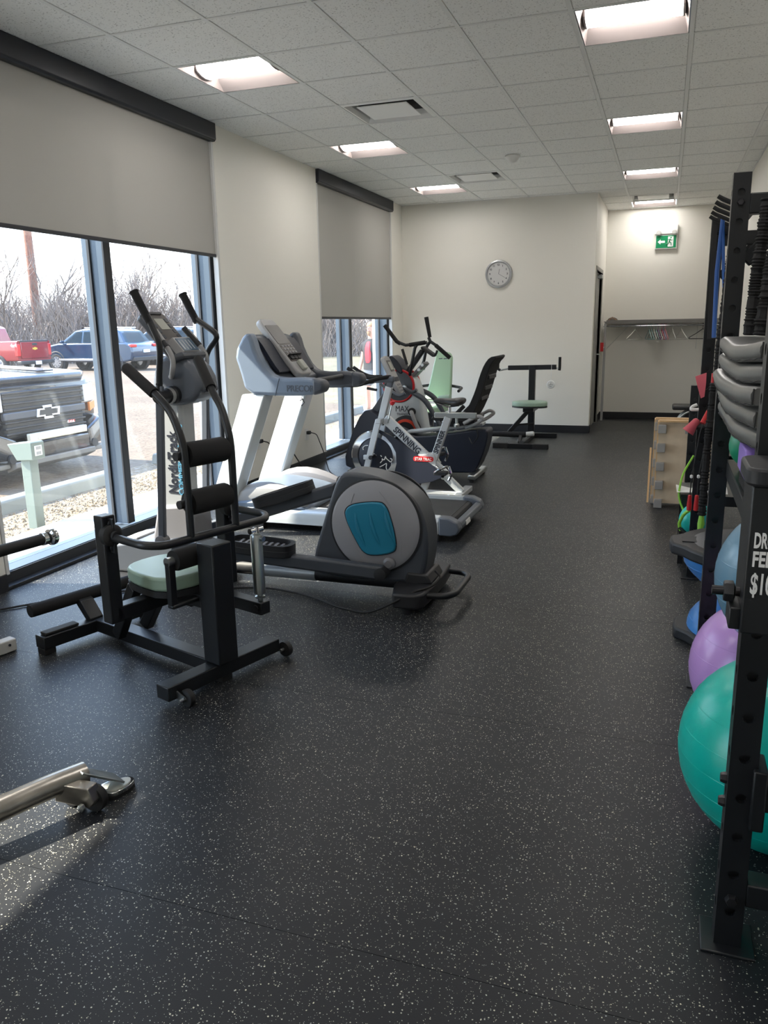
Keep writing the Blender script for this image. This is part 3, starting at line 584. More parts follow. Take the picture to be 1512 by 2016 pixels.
for row, (d0, n) in enumerate(((46, 38), (51, 36), (56, 34))):
    for i in range(n):
        az = -54+58*(i+.5)/n + rg.uniform(-.5, .5)
        if -19 < az < -2: dd = d0+32
        else: dd = d0
        dd += rg.uniform(-2, 2); x = dd*math.sin(math.radians(az)); y = dd*math.cos(math.radians(az))
        k = rg.randrange(2) if rg.random() < .28 else 2+rg.randrange(3)
        src = protos[k]
        if k in used: o = src.copy(); COL.objects.link(o)
        else: o = src; used.add(k)
        o.location = (x, y, -.14); o.rotation_euler = (0, 0, rg.uniform(0, 2*PI)); sc_ = rg.uniform(1.0, 1.4)*(1.25 if dd > 70 else 1); o.scale = (sc_*1.15, sc_*1.15, sc_)
        tag(o, 'tall bare leafless tree rising above the brush line' if k < 2 else 'leafless grey-brown bush in the dense brush line', 'tree' if k < 2 else 'bush', 'tall bare trees of the brush line' if k < 2 else 'bare bushes of the brush line')
ub = B(); rg = random.Random(5)
for i in range(11000):
    az = math.radians(rg.uniform(-55, 4)); dd = rg.uniform(44, 56)+(32 if -19 < math.degrees(az) < -2 else 0); x = dd*math.sin(az); y = dd*math.cos(az); hh = rg.uniform(.7, 3.4)
    tx = x+rg.uniform(-1.6, 1.6); ty = y+rg.uniform(-1.6, 1.6)
    ub.beam((x, y, -.14), (tx, ty, hh), .032, .032, taper=.3)
uo = tag(ub.build('undergrowth_twigs', 'bark2', None, smooth=False, fix=False), 'dense brown twiggy undergrowth below the bare trees', 'undergrowth'); uo['kind'] = 'stuff'

# ------------------------------------------------------------------ seated hydraulic machine (front left)
SM = (-1.705, 2.72, 0); SMR = math.atan2(.309, -.951)
am = thing('seated_exercise_machine', 'black steel seated exercise machine with mint green seat and foam rollers', 'exercise machine', SM, SMR, local=True)
# local frame: x = u (toward the window), y = -v
def W(u, v, z): return (u, -v, z)
bs = 'black_steel'
B().beam(W(0,-.31,.06), W(0,.31,.06), .075, .06).build('front_foot', bs, am, bevel=.004)
B().beam(W(.9,-.31,.06), W(.9,.31,.06), .075, .06).build('rear_foot', bs, am, bevel=.004)
B().beam(W(.0,0,.062), W(.9,0,.062), .075, .06).build('spine', bs, am, bevel=.004)
B().box(-.05, .05, -.052, .052, .09, .61).build('main_post', bs, am, bevel=.006)
B().beam(W(.90,-.29,.097), W(.90,-.12,.097), .05, .012).build('end_plate', 'black_rubber', am, bevel=.003)
for s in (-1, 1):
    B().beam(W(.28,s*.31,.30), W(.28,s*.31,.75), .06, .06).build('side_post', bs, am, bevel=.005)
    B().beam(W(.245,s*.31,.60), W(.245,s*.31,.74), .008, .05, up=(1,0,0)).build('bearing_plate', bs, am, bevel=.002)
    B().lathe(W(.26,s*.31,.672), (-1,0,0), [(.045,0),(.045,.03),(.036,.038),(.02,.04),(.02,.055),(.001,.056)], 20).build('pivot_bearing', 'black_rubber', am)
    for z in (.62, .72): B().lathe(W(.243,s*.31,z), (-1,0,0), [(.012,0),(.012,.008),(.004,.011)], 8).build('bolt', 'bolt_dark', am)
B().beam(W(.28,-.31,.335), W(.28,.31,.335), .06, .06).build('lateral_tube', bs, am, bevel=.004)
B().beam(W(.04,0,.345), W(.45,0,.345), .06, .06).build('seat_rail', bs, am, bevel=.004)
for s in (-1, 1): B().beam(W(.62,s*.075,.085), W(.44,s*.09,.36), .045, .055).build('strut', bs, am, bevel=.004)
pad = smooth_poly([(.10,-.17),(.10,.17),(.34,.17),(.47,.11),(.47,-.11),(.34,-.17)], 2)
B().prism(pad, .405, .465, 'XY').build('seat_cushion', 'mint_vinyl', am, bevel=.012, segs=3)
B().prism([(a, b*1.0) for a, b in pad], .378, .405, 'XY').build('seat_board', 'black_plastic', am)
B().tube([W(.27,-.31,.665), W(.02,-.32,.665), W(-.03,-.27,.66), W(-.03,.27,.655), W(.02,.32,.66), W(.27,.31,.665)], .0165, 14, fillet=.07).build('lever_bar', bs, am)
for s, v0, v1, v2, top in ((-1, -.135, -.135, -.15, 1.315), (1, .10, .115, .165, 1.335)):
    g = W(.27 if s < 0 else .215, v2, top); k = W(.10 if s < 0 else .075, v1, 1.205)
    B().tube([W(-.03, v0, .655), W(-.03, v0, 1.03), W(.03, v1, 1.15), k, g], .0155, 12, fillet=.07).build('handle_tube', bs, am)
    kk = Vector(k)*.85+Vector(g)*.15; B().tube([kk, g, Vector(g)+(Vector(g)-kk)*.05], [.022, .022, .017], 14).build('hand_grip', 'black_foam', am)
for z in (.985, .795):
    rl = B().lathe(W(-.005,-.118,z), (0,-1,0), [(.02,0),(.046,.004),(.05,.014),(.05,.192),(.046,.202),(.02,.206)], 24).build('foam_roller', 'black_foam', am)
    B().cyl(W(-.005,-.162,z), W(-.005,.11,z), .017).build('roller_cap', 'black_rubber', rl)
rl = B().lathe(W(.10,-.135,.545), (0,-1,0), [(.02,0),(.042,.004),(.046,.02),(.046,.20),(.042,.216),(.02,.22)], 24).build('foam_roller', 'black_foam', am)
B().cyl(W(.10,-.165,.545), W(.10,-.12,.545), .02).build('roller_cap', 'zinc', rl)
B().beam(W(.10,-.15,.36), W(.10,-.15,.545), .03, .03).build('roller_post', bs, am, bevel=.003)
B().beam(W(.10,-.165,.355), W(.10,.0,.355), .04, .02).build('roller_base', bs, am, bevel=.008)
B().beam(W(-.07,.205,.275), W(.24,.205,.275), .055, .055).build('shock_arm', bs, am, bevel=.003)
B().beam(W(.20,.0,.315), W(.20,.23,.315), .05, .05).build('shock_arm_mount', bs, am, bevel=.003)
B().cyl(W(-.04,.17,.275), W(-.04,.176,.275), .016).build('bolt', 'bolt_dark', am)
sh = B().lathe(W(-.04,.205,.305), (.02,0,1), [(.012,0),(.012,.012),(.022,.014),(.022,.02),(.013,.022),(.013,.03),(.026,.034),(.026,.285),(.022,.295),(.012,.30),(.012,.31)], 20).build('shock_absorber', 'zinc', am)
B().cyl(W(-.035,.17,.62), W(-.035,.24,.62), .013).lathe(W(-.035,.205,.60), (0,0,1), [(.012,0),(.018,.01),(.012,.035)], 12).build('shock_eye', 'chrome', sh)
B().cyl(W(-.075,.21,.585), W(-.06,.21,.585), .011).build('shock_knob', 'zinc', sh)
for v, sgn in ((-.29, 1), (.315, 1)):
    if v < 0:
        B().lathe(W(-.075, v+.03, .036), (0,-1,0), [(.012,0),(.034,.002),(.036,.008),(.036,.02),(.034,.026),(.012,.028)], 20).build('caster_wheel', 'black_rubber', am)
        B().beam(W(-.035, v+.02, .05), W(-.08, v+.02, .036), .006, .03).cyl(W(-.075, v-.0, .036), W(-.075, v+.07, .036), .008).build('caster_bracket', 'zinc', am)
    else:
        B().lathe(W(-.055, v, .04), (0,-1,0), [(.012,0),(.034,.002),(.036,.008),(.036,.02),(.034,.026),(.012,.028)], 20).build('caster_wheel', 'black_rubber', am)
        B().cyl(W(-.055, v-.02, .04), W(-.055, v+.04, .04), .008).build('caster_bracket', 'zinc', am)
for v in (-.28, .28): B().box(.87, .93, -v-.03, -v+.03, 0, .03).build('rubber_pad', 'black_rubber', am, bevel=.004)
B().box(-.03, .03, -.03, .03, 0, .032).build('rubber_pad', 'black_rubber', am, bevel=.004)
B().lathe(W(1.0,-.29,.185), (0,-1,0), [(.022,0),(.03,.003),(.031,.012),(.031,.55),(.022,.56)], 20).build('foot_bar', 'black_foam', am)
for v in (-.02,): B().prism([(.92,.085),(1.0,.16),(1.0,.19),(.95,.175),(.88,.10),(.88,.085)], -v-.035, -v+.035).build('foot_bar_bracket', bs, am, bevel=.003)

# ------------------------------------------------------------------ elliptical
EY = 3.98
el = thing('elliptical_trainer', 'grey elliptical trainer with round flywheel housing and blue side panel', 'elliptical', (-2.0, EY, 0))
near, far = EY-.11, EY+.11
hp = [(-1.63,.675),(-1.58,.70),(-1.50,.697),(-1.42,.685),(-1.34,.66),(-1.26,.62),(-1.19,.56),(-1.145,.47),(-1.125,.36),(-1.13,.24),(-1.155,.14),(-1.20,.10),(-1.80,.10),(-1.79,.22),(-1.745,.36),(-1.69,.52)]
B().prism(smooth_poly(hp, 1), near, far).build('flywheel_housing', 'dark_grey_plastic', el, bevel=.022, segs=3)
ridge = [(x, z) for x, z in hp[0:11]]
inner = [(-1.60,.672),(-1.42,.655),(-1.27,.59),(-1.18,.50),(-1.155,.36),(-1.165,.22),(-1.19,.13)]
for s in (-1, 1):
    yf = near if s < 0 else far
    B().lathe((-1.415, yf, .415), (0, s, 0), [(.262,-.005),(.262,.006),(.25,.009),(.001,.009)], 64).build('disc_rim', 'black_plastic', el)
    dc = B().lathe((-1.415, yf, .415), (0, s, 0), [(.25,.0),(.25,.011),(.236,.020),(.12,.026),(.001,.027)], 64).build('side_disc', 'ellip_disc', el)
    for A_, M_, C_ in (((-1.515,.615),(-1.62,.42),(-1.47,.195)), ((-1.405,.635),(-1.235,.47),(-1.275,.235))):
        pts = [((1-u)**2*A_[0]+2*u*(1-u)*M_[0]+u*u*C_[0], yf+s*(.020 if 0 < u < 1 else .012), (1-u)**2*A_[1]+2*u*(1-u)*M_[1]+u*u*C_[1]) for u in [i/12 for i in range(13)]]
        B().tube(pts, [.002]+[.0055]*11+[.002], 6).build('disc_crease', 'ellip_disc', dc)
    bp = smooth_poly([(-1.575,.50),(-1.53,.535),(-1.40,.555),(-1.34,.545),(-1.30,.42),(-1.285,.32),(-1.30,.28),(-1.41,.255),(-1.475,.265),(-1.53,.36),(-1.57,.45)], 2)
    bp = [(a-.005, b) for a, b in bp]
    pn = B().prism(bp, yf+s*.012, yf+s*.036).build('accent_panel', 'teal_blue', el, bevel=.008, segs=3)
    B().prism([(-1.43+(a+1.43)*1.035, .405+(b-.405)*1.03) for a, b in bp], yf+s*.01, yf+s*.028).build('panel_gasket', 'black_plastic', el)
    for k in range(3):
        x0 = -1.515+k*.085; a = (x0-.005, yf+s*.034, .495+.012*k); b = (x0+.055, yf+s*.034, .30+.012*k)
        q = [Vector(a)*(1-u)+Vector(b)*u+Vector((.012*math.sin(PI*u)*-1, s*.004*math.sin(PI*u), 0)) for u in [i/8 for i in range(9)]]
        B().tube(q, [.001,.006,.009,.011,.012,.011,.009,.006,.001], 8).build('panel_groove', 'teal_blue', pn)
B().tube([(-1.16, EY, .078), (-2.78, EY, .078)], .042, 20).build('base_tube', 'black_plastic', el)
B().tube([(-1.82, EY, .078), (-2.22, EY, .078)], .0435, 20).build('base_sleeve', 'silver_paint', el)
B().prism(smooth_poly([(-1.30, 3.66),(-1.13, 3.66),(-1.09, 3.72),(-1.09, 4.24),(-1.13, 4.30),(-1.30, 4.30)], 1), .035, .115, 'XY').build('rear_stabilizer', 'black_plastic', el, bevel=.012)
B().prism([(-1.26,.10),(-1.10,.115),(-1.13,.165),(-1.24,.17)], EY-.12, EY+.12).build('stabilizer_saddle', 'black_plastic', el, bevel=.01)
B().tube([(-1.13,3.76,.085),(-1.0,3.78,.085),(-.965,3.84,.085),(-.965,4.14,.085),(-1.0,4.20,.085),(-1.13,4.22,.085)], .017, 12, fillet=.06).build('lift_handle', 'black_steel', el)
for y in (3.71, 4.25): B().cyl((-1.19,y,0), (-1.19,y,.04), .028).build('leveling_foot', 'black_rubber', el)
B().prism([(-3.12,.03),(-3.12,.17),(-3.06,.21),(-2.92,.235),(-2.70,.25),(-2.52,.17),(-2.40,.10),(-2.40,.03)], EY-.17, EY+.17).build('front_ramp_cover', 'mid_grey_plastic', el, bevel=.02, segs=3)
B().prism([(-3.10,.0),(-2.95,.0),(-2.95,.03),(-3.10,.03)], EY-.3, EY+.3).build('front_stabilizer', 'black_plastic', el, bevel=.01)
B().prism([(-3.10,.175),(-3.05,.207),(-2.94,.232),(-2.94,.245),(-3.06,.222),(-3.11,.185)], EY-.13, EY+.13).build('ramp_panel', 'light_grey_plastic', el, bevel=.004)
text('POWER', 'ramp_lettering', 'letter_white', el, (-3.075, EY-.10, .218), (0,1,0), (.9,0,.28), .05, width=.17); text('RAMP', 'ramp_lettering', 'letter_white', el, (-3.02, EY-.08, .233), (0,1,0), (.9,0,.25), .045, width=.13)
# upright column, leaning slightly
cq = [(-2.835,.20),(-2.60,.20),(-2.59,.42),(-2.60,.55),(-2.60,1.08),(-2.735,1.08),(-2.78,.55)]
B().prism([(-2.86,.20),(-2.55,.20),(-2.555,.40),(-2.60,.46),(-2.80,.44)], EY-.105, EY+.105).build('column_boot', 'grey_plastic', el, bevel=.02)
B().prism([(-2.80,.36),(-2.615,.38),(-2.60,1.08),(-2.735,1.08)], EY-.075, EY+.075).build('column', 'silver_paint', el, bevel=.028, segs=3)
text('NordicTrack', 'brand_lettering', 'letter_dark', el, (-2.662, EY-.077, .52), (.05,0,1), (-1,0,.05), .09, width=.37, bold=.0022)
text('COMMERCIAL 1300', 'model_lettering', 'letter_blue', el, (-2.622, EY-.077, .51), (.05,0,1), (-1,0,.05), .047, width=.42, bold=.0008)
hd = smooth_poly([(-2.76,1.06),(-2.77,1.16),(-2.72,1.30),(-2.62,1.33),(-2.50,1.28),(-2.44,1.17),(-2.47,1.07),(-2.62,1.03)], 1)
B().prism(hd, EY-.105, EY+.105).build('head_shroud', 'mid_grey_plastic', el, bevel=.03, segs=3)
B().prism(smooth_poly([(-2.56,1.33),(-2.42,1.14),(-2.45,1.09),(-2.60,1.27)], 1), EY-.075, EY+.075).build('head_front_panel', 'dark_grey_plastic', el, bevel=.015)
# console tilted toward the user (rear, +x)
cx = Vector((.66,0,-.75)).normalized(); cn = Vector((.75,0,.66)).normalized()
def cp(a, b, t): p = Vector((-2.80, EY, 1.555))+cx*a+Vector((0,1,0))*b+cn*t; return (p.x, p.y, p.z)
cons = B().prism(rrect(0,.36,-.115,.115,.03), -.045, 0, fn=cp).build('console', 'dark_grey_plastic', el, bevel=.012)
B().prism(rrect(.012,.225,-.098,.098,.015), 0, .007, fn=cp).build('console_face', 'console_face', cons, bevel=.002)
B().prism(rrect(.05,.13,-.04,.045,.006), .007, .009, fn=cp).build('display_screen', 'display_lcd', cons)
for b in (-.075, .07):
    for a in (.05, .09, .13, .17): B().prism(rrect(a,a+.026,b-.014,b+.014,.005), .007, .010, fn=cp).build('console_button', 'dark_grey_plastic', cons)
B().prism(rrect(0.004,.02,-.07,.07,.006), .004, .014, fn=cp).build('console_lip', 'black_plastic', cons)
B().prism([(.215,0),(.225,.05),(.33,.05),(.33,-.01)], -.085, .085, fn=lambda a, b, t: cp(a, t, b)).build('console_shelf', 'light_grey_plastic', cons, bevel=.004)
B().prism(rrect(.235,.325,-.075,.075,.006), .05, .053, fn=cp).build('program_chart', 'display_blue', cons)
for k in range(4): B().prism(rrect(.25,.315,-.06+k*.033,-.056+k*.033,.001), .053, .0535, fn=cp).build('chart_line', 'letter_white', cons)
B().tube([cp(.335,-.13,.0), cp(.345,-.11,.03), cp(.345,.11,.03), cp(.335,.13,.0)], .022, 10).build('console_bumper', 'dark_grey_plastic', cons)
for s in (-1, 1):
    gp = [(-2.64,EY+s*.09,1.20),(-2.58,EY+s*.17,1.21),(-2.555,EY+s*.175,1.30),(-2.61,EY+s*.165,1.38)]
    B().tube(gp, .015, 12, fillet=.05).build('pulse_arm', 'light_grey_plastic', el)
    B().tube([(-2.60,EY+s*.166,1.365),(-2.69,EY+s*.15,1.47)], [.019,.017], 12, ).build('pulse_grip', 'black_plastic', el)
    B().tube([(-2.625,EY+s*.166,1.395),(-2.675,EY+s*.157,1.452)], .0195, 12).build('pulse_sensor', 'light_grey_plastic', el)
    yl = EY+s*.235
    B().tube([(-2.62,yl,1.10),(-2.62,yl,1.20),(-2.60,yl,1.33),(-2.60 if s < 0 else -2.50,yl,1.42 if s > 0 else 1.40),(-2.655,yl,1.52),(-2.665,yl,1.54)], .0175, 12, fillet=.06).build('swing_arm', 'black_steel', el)
    B().tube([(-2.65,yl,1.50),(-2.73,yl,1.655),(-2.734,yl,1.663),(-2.736,yl,1.667)], [.021,.023,.028,.026], 14).build('swing_grip', 'black_foam', el)
    lv = B().beam((-2.62,yl,1.16), (-2.685,yl,.27), .03, .042, up=(1,0,0)).build('swing_lever', 'mid_grey_plastic', el, bevel=.006)
    for z in (1.13, 1.17): B().cyl((-2.62,yl-.022,z), (-2.62,yl+.022,z), .008).build('lever_bolt', 'bolt_dark', lv)
    B().lathe((-2.62,EY+s*.10,1.10), (0,s,0), [(.052,0),(.052,.035),(.044,.045),(.044,.075),(.036,.08),(.036,.16)], 20).build('pivot_hub', 'black_plastic', el)
    B().lathe((-2.62,EY+s*.145,1.10), (0,s,0), [(.045,0),(.045,.03)], 20).build('pivot_collar', 'light_grey_plastic', el)
    B().lathe((-2.685,yl-.03,.27), (0,1,0), [(.02,0),(.035,.004),(.035,.056),(.02,.06)], 16).build('lever_joint', 'grey_plastic', el)
# cranks, pedal arms and pedals
for s, a0, a1, pz in ((-1, (-1.35,.175), (-2.66,.235), .285), (1, (-1.72,.555), (-2.66,.24), .0)):
    ya = EY+s*.175
    B().beam((a0[0],ya,a0[1]), (a1[0],ya,a1[1]), .06, .078).build('pedal_arm', 'dark_grey_plastic', el, bevel=.014)
    B().lathe((a0[0]-.01,ya-.045,a0[1]), (0,1,0), [(.02,0),(.034,.004),(.034,.086),(.02,.09)], 20).build('arm_pivot', 'black_plastic', el)
    B().beam((-1.415,EY+s*.12,.415), (a0[0],EY+s*.12,a0[1]), .05, .022, up=(0,1,0)).build('crank', 'black_plastic', el, bevel=.008)
    B().lathe((a0[0]+.02,EY+s*.14,a0[1]+.045), (0,s,0), [(.034,-.02),(.034,.01),(.02,.02)], 16).build('crank_cap', 'grey_plastic', el)
    d = Vector((a1[0]-a0[0],0,a1[1]-a0[1])).normalized(); nrm = Vector((-d.z,0,d.x)); nrm = nrm if nrm.z > 0 else -nrm
    c0 = Vector((-2.07,ya,0)); tpar = (-2.07-a0[0])/d.x; c0 = Vector((a0[0],ya,a0[1]))+d*tpar+nrm*.055
    def pp(a, b, t, c0=c0, d=d, nrm=nrm): p = c0+d*a+Vector((0,1,0))*b+nrm*t; return (p.x, p.y, p.z)
    out = smooth_poly([(-.19,-.045),(-.14,-.085),(.16,-.085),(.21,-.05),(.21,.05),(.16,.085),(-.14,.085),(-.19,.045)], 2)
    pd = B().prism(out, -.03, .012, fn=pp).build('pedal', 'black_plastic', el, bevel=.006)
    ins = [(x*.88+.005, y*.86) for x, y in out]
    rim = B(); n = len(out)
    rim.add([pp(x,y,.010) for x,y in out]+[pp(x,y,.040) for x,y in out]+[pp(x,y,.040) for x,y in ins]+[pp(x,y,.010) for x,y in ins],
            [(k,(k+1)%n,n+(k+1)%n,n+k) for k in range(n)]+[(n+k,n+(k+1)%n,2*n+(k+1)%n,2*n+k) for k in range(n)]+[(2*n+k,2*n+(k+1)%n,3*n+(k+1)%n,3*n+k) for k in range(n)])
    rim.build('pedal_rim', 'black_plastic', pd)
    for k in range(8): B().beam(pp(-.12+k*.036,-.055,.016), pp(-.105+k*.036,.055,.016), .016, .008, up=tuple(nrm)).build('pedal_tread', 'grey_plastic', pd, bevel=.002)
B().tube([(-1.10,3.93,.17),(-1.06,3.90,.15),(-1.08,3.80,.125),(-1.16,3.70,.12),(-1.27,3.63,.06),(-1.38,3.62,.008),(-1.55,3.66,.008),(-1.8,3.80,.008),(-2.1,3.86,.008),(-2.5,3.70,.008),(-2.85,3.58,.008),(-3.05,3.42,.008),(-3.4,3.0,.008),(-3.47,2.5,.008)], .006, 8, fillet=.12).build('power_cord', 'black_rubber', el)

# ------------------------------------------------------------------ treadmill
TY = 5.48; TN, TF = 5.08, 5.88
tm = thing('treadmill', 'silver white treadmill with blue-grey console hood and black belt', 'treadmill', (-2.1, TY, 0))
for y in (TN, TF):
    s = 1 if y == TN else -1
    B().prism([(y,.055),(y,.14),(y+s*.02,.17),(y+s*.085,.175),(y+s*.085,.12),(y+s*.04,.055)], -3.0, -1.40, 'YZ').build('side_rail', 'treadmill_white', tm, bevel=.006)
    B().prism([(-1.40,.05),(-1.40,.176),(-1.33,.172),(-1.27,.145),(-1.25,.10),(-1.27,.06),(-1.32,.045)], y-s*.004, y+s*.09).build('rail_end_cap', 'mid_grey_plastic', tm, bevel=.01)
    B().box(-1.5, -1.4, y+s*.01, y+s*.07, 0, .055).build('rear_foot', 'black_rubber', tm, bevel=.006)
    B().box(-2.9, -2.75, y+s*.01, y+s*.07, 0, .06).build('front_foot', 'black_rubber', tm, bevel=.006)
B().box(-2.75, -1.36, TN+.085, TF-.085, .10, .145).build('deck', 'black_plastic', tm)
B().prism([(-2.75,.1455),(-1.37,.1455),(-1.335,.135),(-1.325,.115),(-1.335,.095),(-1.37,.085),(-2.75,.085),(-2.75,.09),(-1.37,.09),(-1.34,.097),(-1.332,.115),(-1.34,.132),(-1.37,.141),(-2.75,.141)], TN+.09, TF-.09).build('belt', 'belt', tm)
B().prism([(-1.32,.05),(-1.30,.14),(-1.262,.13),(-1.25,.10),(-1.275,.06)], TN+.08, TF-.08).build('rear_crossbar', 'mid_grey_plastic', tm, bevel=.008)
B().beam((-1.254,TY-.2,.10), (-1.254,TY-.08,.10), .035, .008, up=(1,0,.2)).build('maker_plate', 'white_plate', tm, bevel=.006)
# motor hood with raised crescent
n = 14; rings = []
hoodp = [(-3.14,.06,.06),(-3.12,.20,.16),(-3.02,.285,.20),(-2.85,.335,.22),(-2.68,.325,.21),(-2.52,.27,.19),(-2.42,.20,.17)]
for x, zc, ze in hoodp:
    ring = []
    for k in range(n+1):
        u = -1+2*k/n; y = TY+u*.40; ring.append((x + .10*(u*u)*(1 if x > -2.7 else 0), y, ze+(zc-ze)*max(0, 1-u*u)**.8))
    ring += [(x, TY+.40, .06), (x, TY-.40, .06)]
    rings.append(ring)
B().loft(rings).build('motor_hood', 'tread_blue', tm, sub=1)
for s in (-1, 1):
    y = TY+s*.33
    rr_ = []
    for x, z, w_ in ((-3.10,.20,.05),(-2.98,.30,.075),(-2.80,.365,.08),(-2.62,.355,.075),(-2.48,.30,.05),(-2.38,.25,.02)):
        rr_.append([(x, y-s*w_, .17), (x, y-s*w_*.6, z-.02), (x, y, z), (x, y+s*.06, z-.02), (x, y+s*.07, .17)])
    B().loft(rr_).build('hood_wing', 'grey_plastic' if s > 0 else 'light_grey_plastic', tm, sub=1)
for y, s in ((TN+.03, -1), (TF-.03, 1)):
    B().loft([[(-3.20,y-.04,.14),(-3.00,y-.045,.14),(-2.97,y+.045,.14),(-3.17,y+.04,.14)], [(-2.86,y-.04,1.0),(-2.67,y-.045,1.0),(-2.64,y+.045,1.0),(-2.83,y+.04,1.0)]]).build('upright', 'treadmill_white', tm, bevel=.012)
    # side arm with hand rest: blue shell
    sp = [(-2.80,1.44),(-2.90,1.28),(-2.86,1.17),(-2.82,1.0),(-2.58,.99),(-2.32,.995),(-2.265,1.02),(-2.25,1.06),(-2.27,1.105),(-2.33,1.12),(-2.56,1.115),(-2.64,1.15),(-2.72,1.28),(-2.755,1.41)]
    sp = smooth_poly(sp, 1)
    B().prism(sp, y-.055, y+.055).build('side_arm', 'tread_blue' if s < 0 else 'dark_grey_plastic', tm, bevel=.025, segs=3)
    B().prism([(-2.30,.995),(-2.22,1.02),(-2.20,1.06),(-2.22,1.10),(-2.30,1.12)], y-.06, y+.06).build('arm_end_cap', 'dark_grey_plastic', tm, bevel=.025, segs=3)
    B().beam((-2.585,y+s*.0556,.99), (-2.545,y+s*.0556,1.115), .002, .004, up=(0,1,0)).build('arm_seam', 'frame_dark', tm)
text('PRECOR', 'brand_lettering', 'letter_grey', tm, (-2.49, TN+.03-.057, 1.025), (1,0,0), (0,0,1), .062, width=.21, bold=.001)
# hood shell behind the console
for y0, y1, mname in ((TN+.085, TF-.085, 'dark_grey_plastic'),):
    B().prism([(-2.86,1.42),(-2.90,1.27),(-2.84,1.03),(-2.60,1.0),(-2.57,1.09),(-2.66,1.16),(-2.79,1.40)], y0, y1).build('console_shell', mname, tm, bevel=.02)
    for s in (-1, 1): B().prism(smooth_poly([(-2.785,1.37),(-2.66,1.18),(-2.61,1.14),(-2.60,1.155),(-2.64,1.20),(-2.76,1.39)], 1), TY+s*.13, TY+s*.30).build('storage_pocket', 'navy', tm)
tx = Vector((.62,0,-.78)).normalized(); tn_ = Vector((.78,0,.62)).normalized()
def tp(a, b, t): p = Vector((-2.862,TY,1.52))+tx*a+Vector((0,1,0))*b+tn_*t; return (p.x, p.y, p.z)
cs = B().prism(rrect(0,.52,-.12,.12,.045), -.035, .015, fn=tp).build('console', 'light_grey_plastic', tm, bevel=.014, segs=3)
B().prism(rrect(.065,.24,-.105,.105,.012), .015, .019, fn=tp).build('display_screen', 'console_face', cs)
B().prism(rrect(.245,.40,-.105,.105,.012), .015, .018, fn=tp).build('button_panel', 'console_face', cs)
for k in range(4):
    for q in range(3): B().prism(rrect(.255+q*.028,.27+q*.028,-.085+k*.05,-.055+k*.05,.004), .018, .021, fn=tp).build('console_button', 'grey_plastic', cs)
for b in (-.06, .0, .06): B().prism(rrect(.352,.385,b-.03,b+.02,.008), .016, .03, fn=tp).build('rest_slot', 'black_plastic', cs)
B().prism(rrect(.345,.353,-.1,.1,.003), .018, .045, fn=tp).build('reading_ledge', 'black_plastic', cs)
B().prism(rrect(.405,.49,-.035,.03,.012), .015, .045, fn=tp).build('stop_button', 'display_lcd', cs, bevel=.006)
B().tube([(-2.45,TN+.06,1.06),(-2.36,TN+.10,1.085),(-2.36,TF-.10,1.085),(-2.45,TF-.06,1.06)], .019, 14, fillet=.05).build('front_handrail', 'black_plastic', tm)
B().tube([(-2.73,TF-.09,.99),(-2.72,TF-.09,.92),(-2.73,TF-.09,.90)], .002, 6).tube([(-2.74,TF-.09,.89),(-2.72,TF-.09,.905),(-2.705,TF-.09,.875),(-2.73,TF-.09,.85)], .006, 6).build('safety_clip', 'bolt_dark', tm)
B().tube([(XL+.04,6.95,.36),(XL+.09,6.95,.35),(XL+.20,6.97,.16),(XL+.30,7.0,.02),(XL+.6,6.7,.007),(-2.75,6.2,.007),(-2.85,5.9,.03),(-3.0,5.7,.10)], .006, 8, fillet=.1).build('power_cord', 'black_rubber', tm)

# ------------------------------------------------------------------ spinning bike
SY = 6.5
sp = thing('spin_bike', 'silver spin bike with chrome-rimmed flywheel and black saddle', 'exercise bike', (-2.0, SY, 0))
def xz(parent, name, m, a, b, w, h, y=SY, bevel=.006, **k): return B().beam((a[0],y,a[1]), (b[0],y,b[1]), w, h, **k).build(name, m, parent, bevel=bevel)
xz(sp, 'head_tube', 'silver_paint', (-2.315,.62), (-2.225,.95), .05, .06); xz(sp, 'handlebar_stem', 'mid_grey_plastic', (-2.232,.93), (-2.205,1.025), .045, .05)
for s in (-1, 1): B().beam((-2.30,SY+s*.085,.67), (-2.47,SY+s*.085,.06), .022, .055).build('fork_blade', 'silver_paint', sp, bevel=.005)
B().beam((-2.30,SY-.1,.66), (-2.30,SY+.1,.66), .05, .04).build('fork_crown', 'silver_paint', sp, bevel=.006)
xz(sp, 'down_tube', 'silver_paint', (-2.27,.68), (-1.72,.19), .05, .085); xz(sp, 'seat_tube', 'silver_paint', (-1.70,.70), (-1.93,.045), .05, .062)
xz(sp, 'rear_stay', 'silver_paint', (-1.80,.26), (-1.58,.055), .05, .06)
xz(sp, 'base_rail', 'silver_paint', (-2.48,.045), (-1.56,.04), .05, .04)
for x in (-2.48, -1.585):
    B().beam((x,SY-.27,.04), (x,SY+.27,.04), .07, .045).build('stabilizer', 'silver_paint', sp, bevel=.006)
    for s in (-1, 1): B().cyl((x,SY+s*.25,0), (x,SY+s*.25,.03), .022).build('leveling_foot', 'black_rubber', sp)
fw = B().lathe((-2.36,SY-.022,.345), (0,1,0), [(.165,0),(.218,.0),(.226,.006),(.226,.038),(.218,.044),(.165,.044)], 64, ring=True).build('flywheel_rim', 'chrome', sp)
B().lathe((-2.36,SY-.014,.345), (0,1,0), [(.001,0),(.17,0),(.18,.006),(.18,.022),(.17,.028),(.001,.028)], 48).build('flywheel_disc', 'navy', fw)
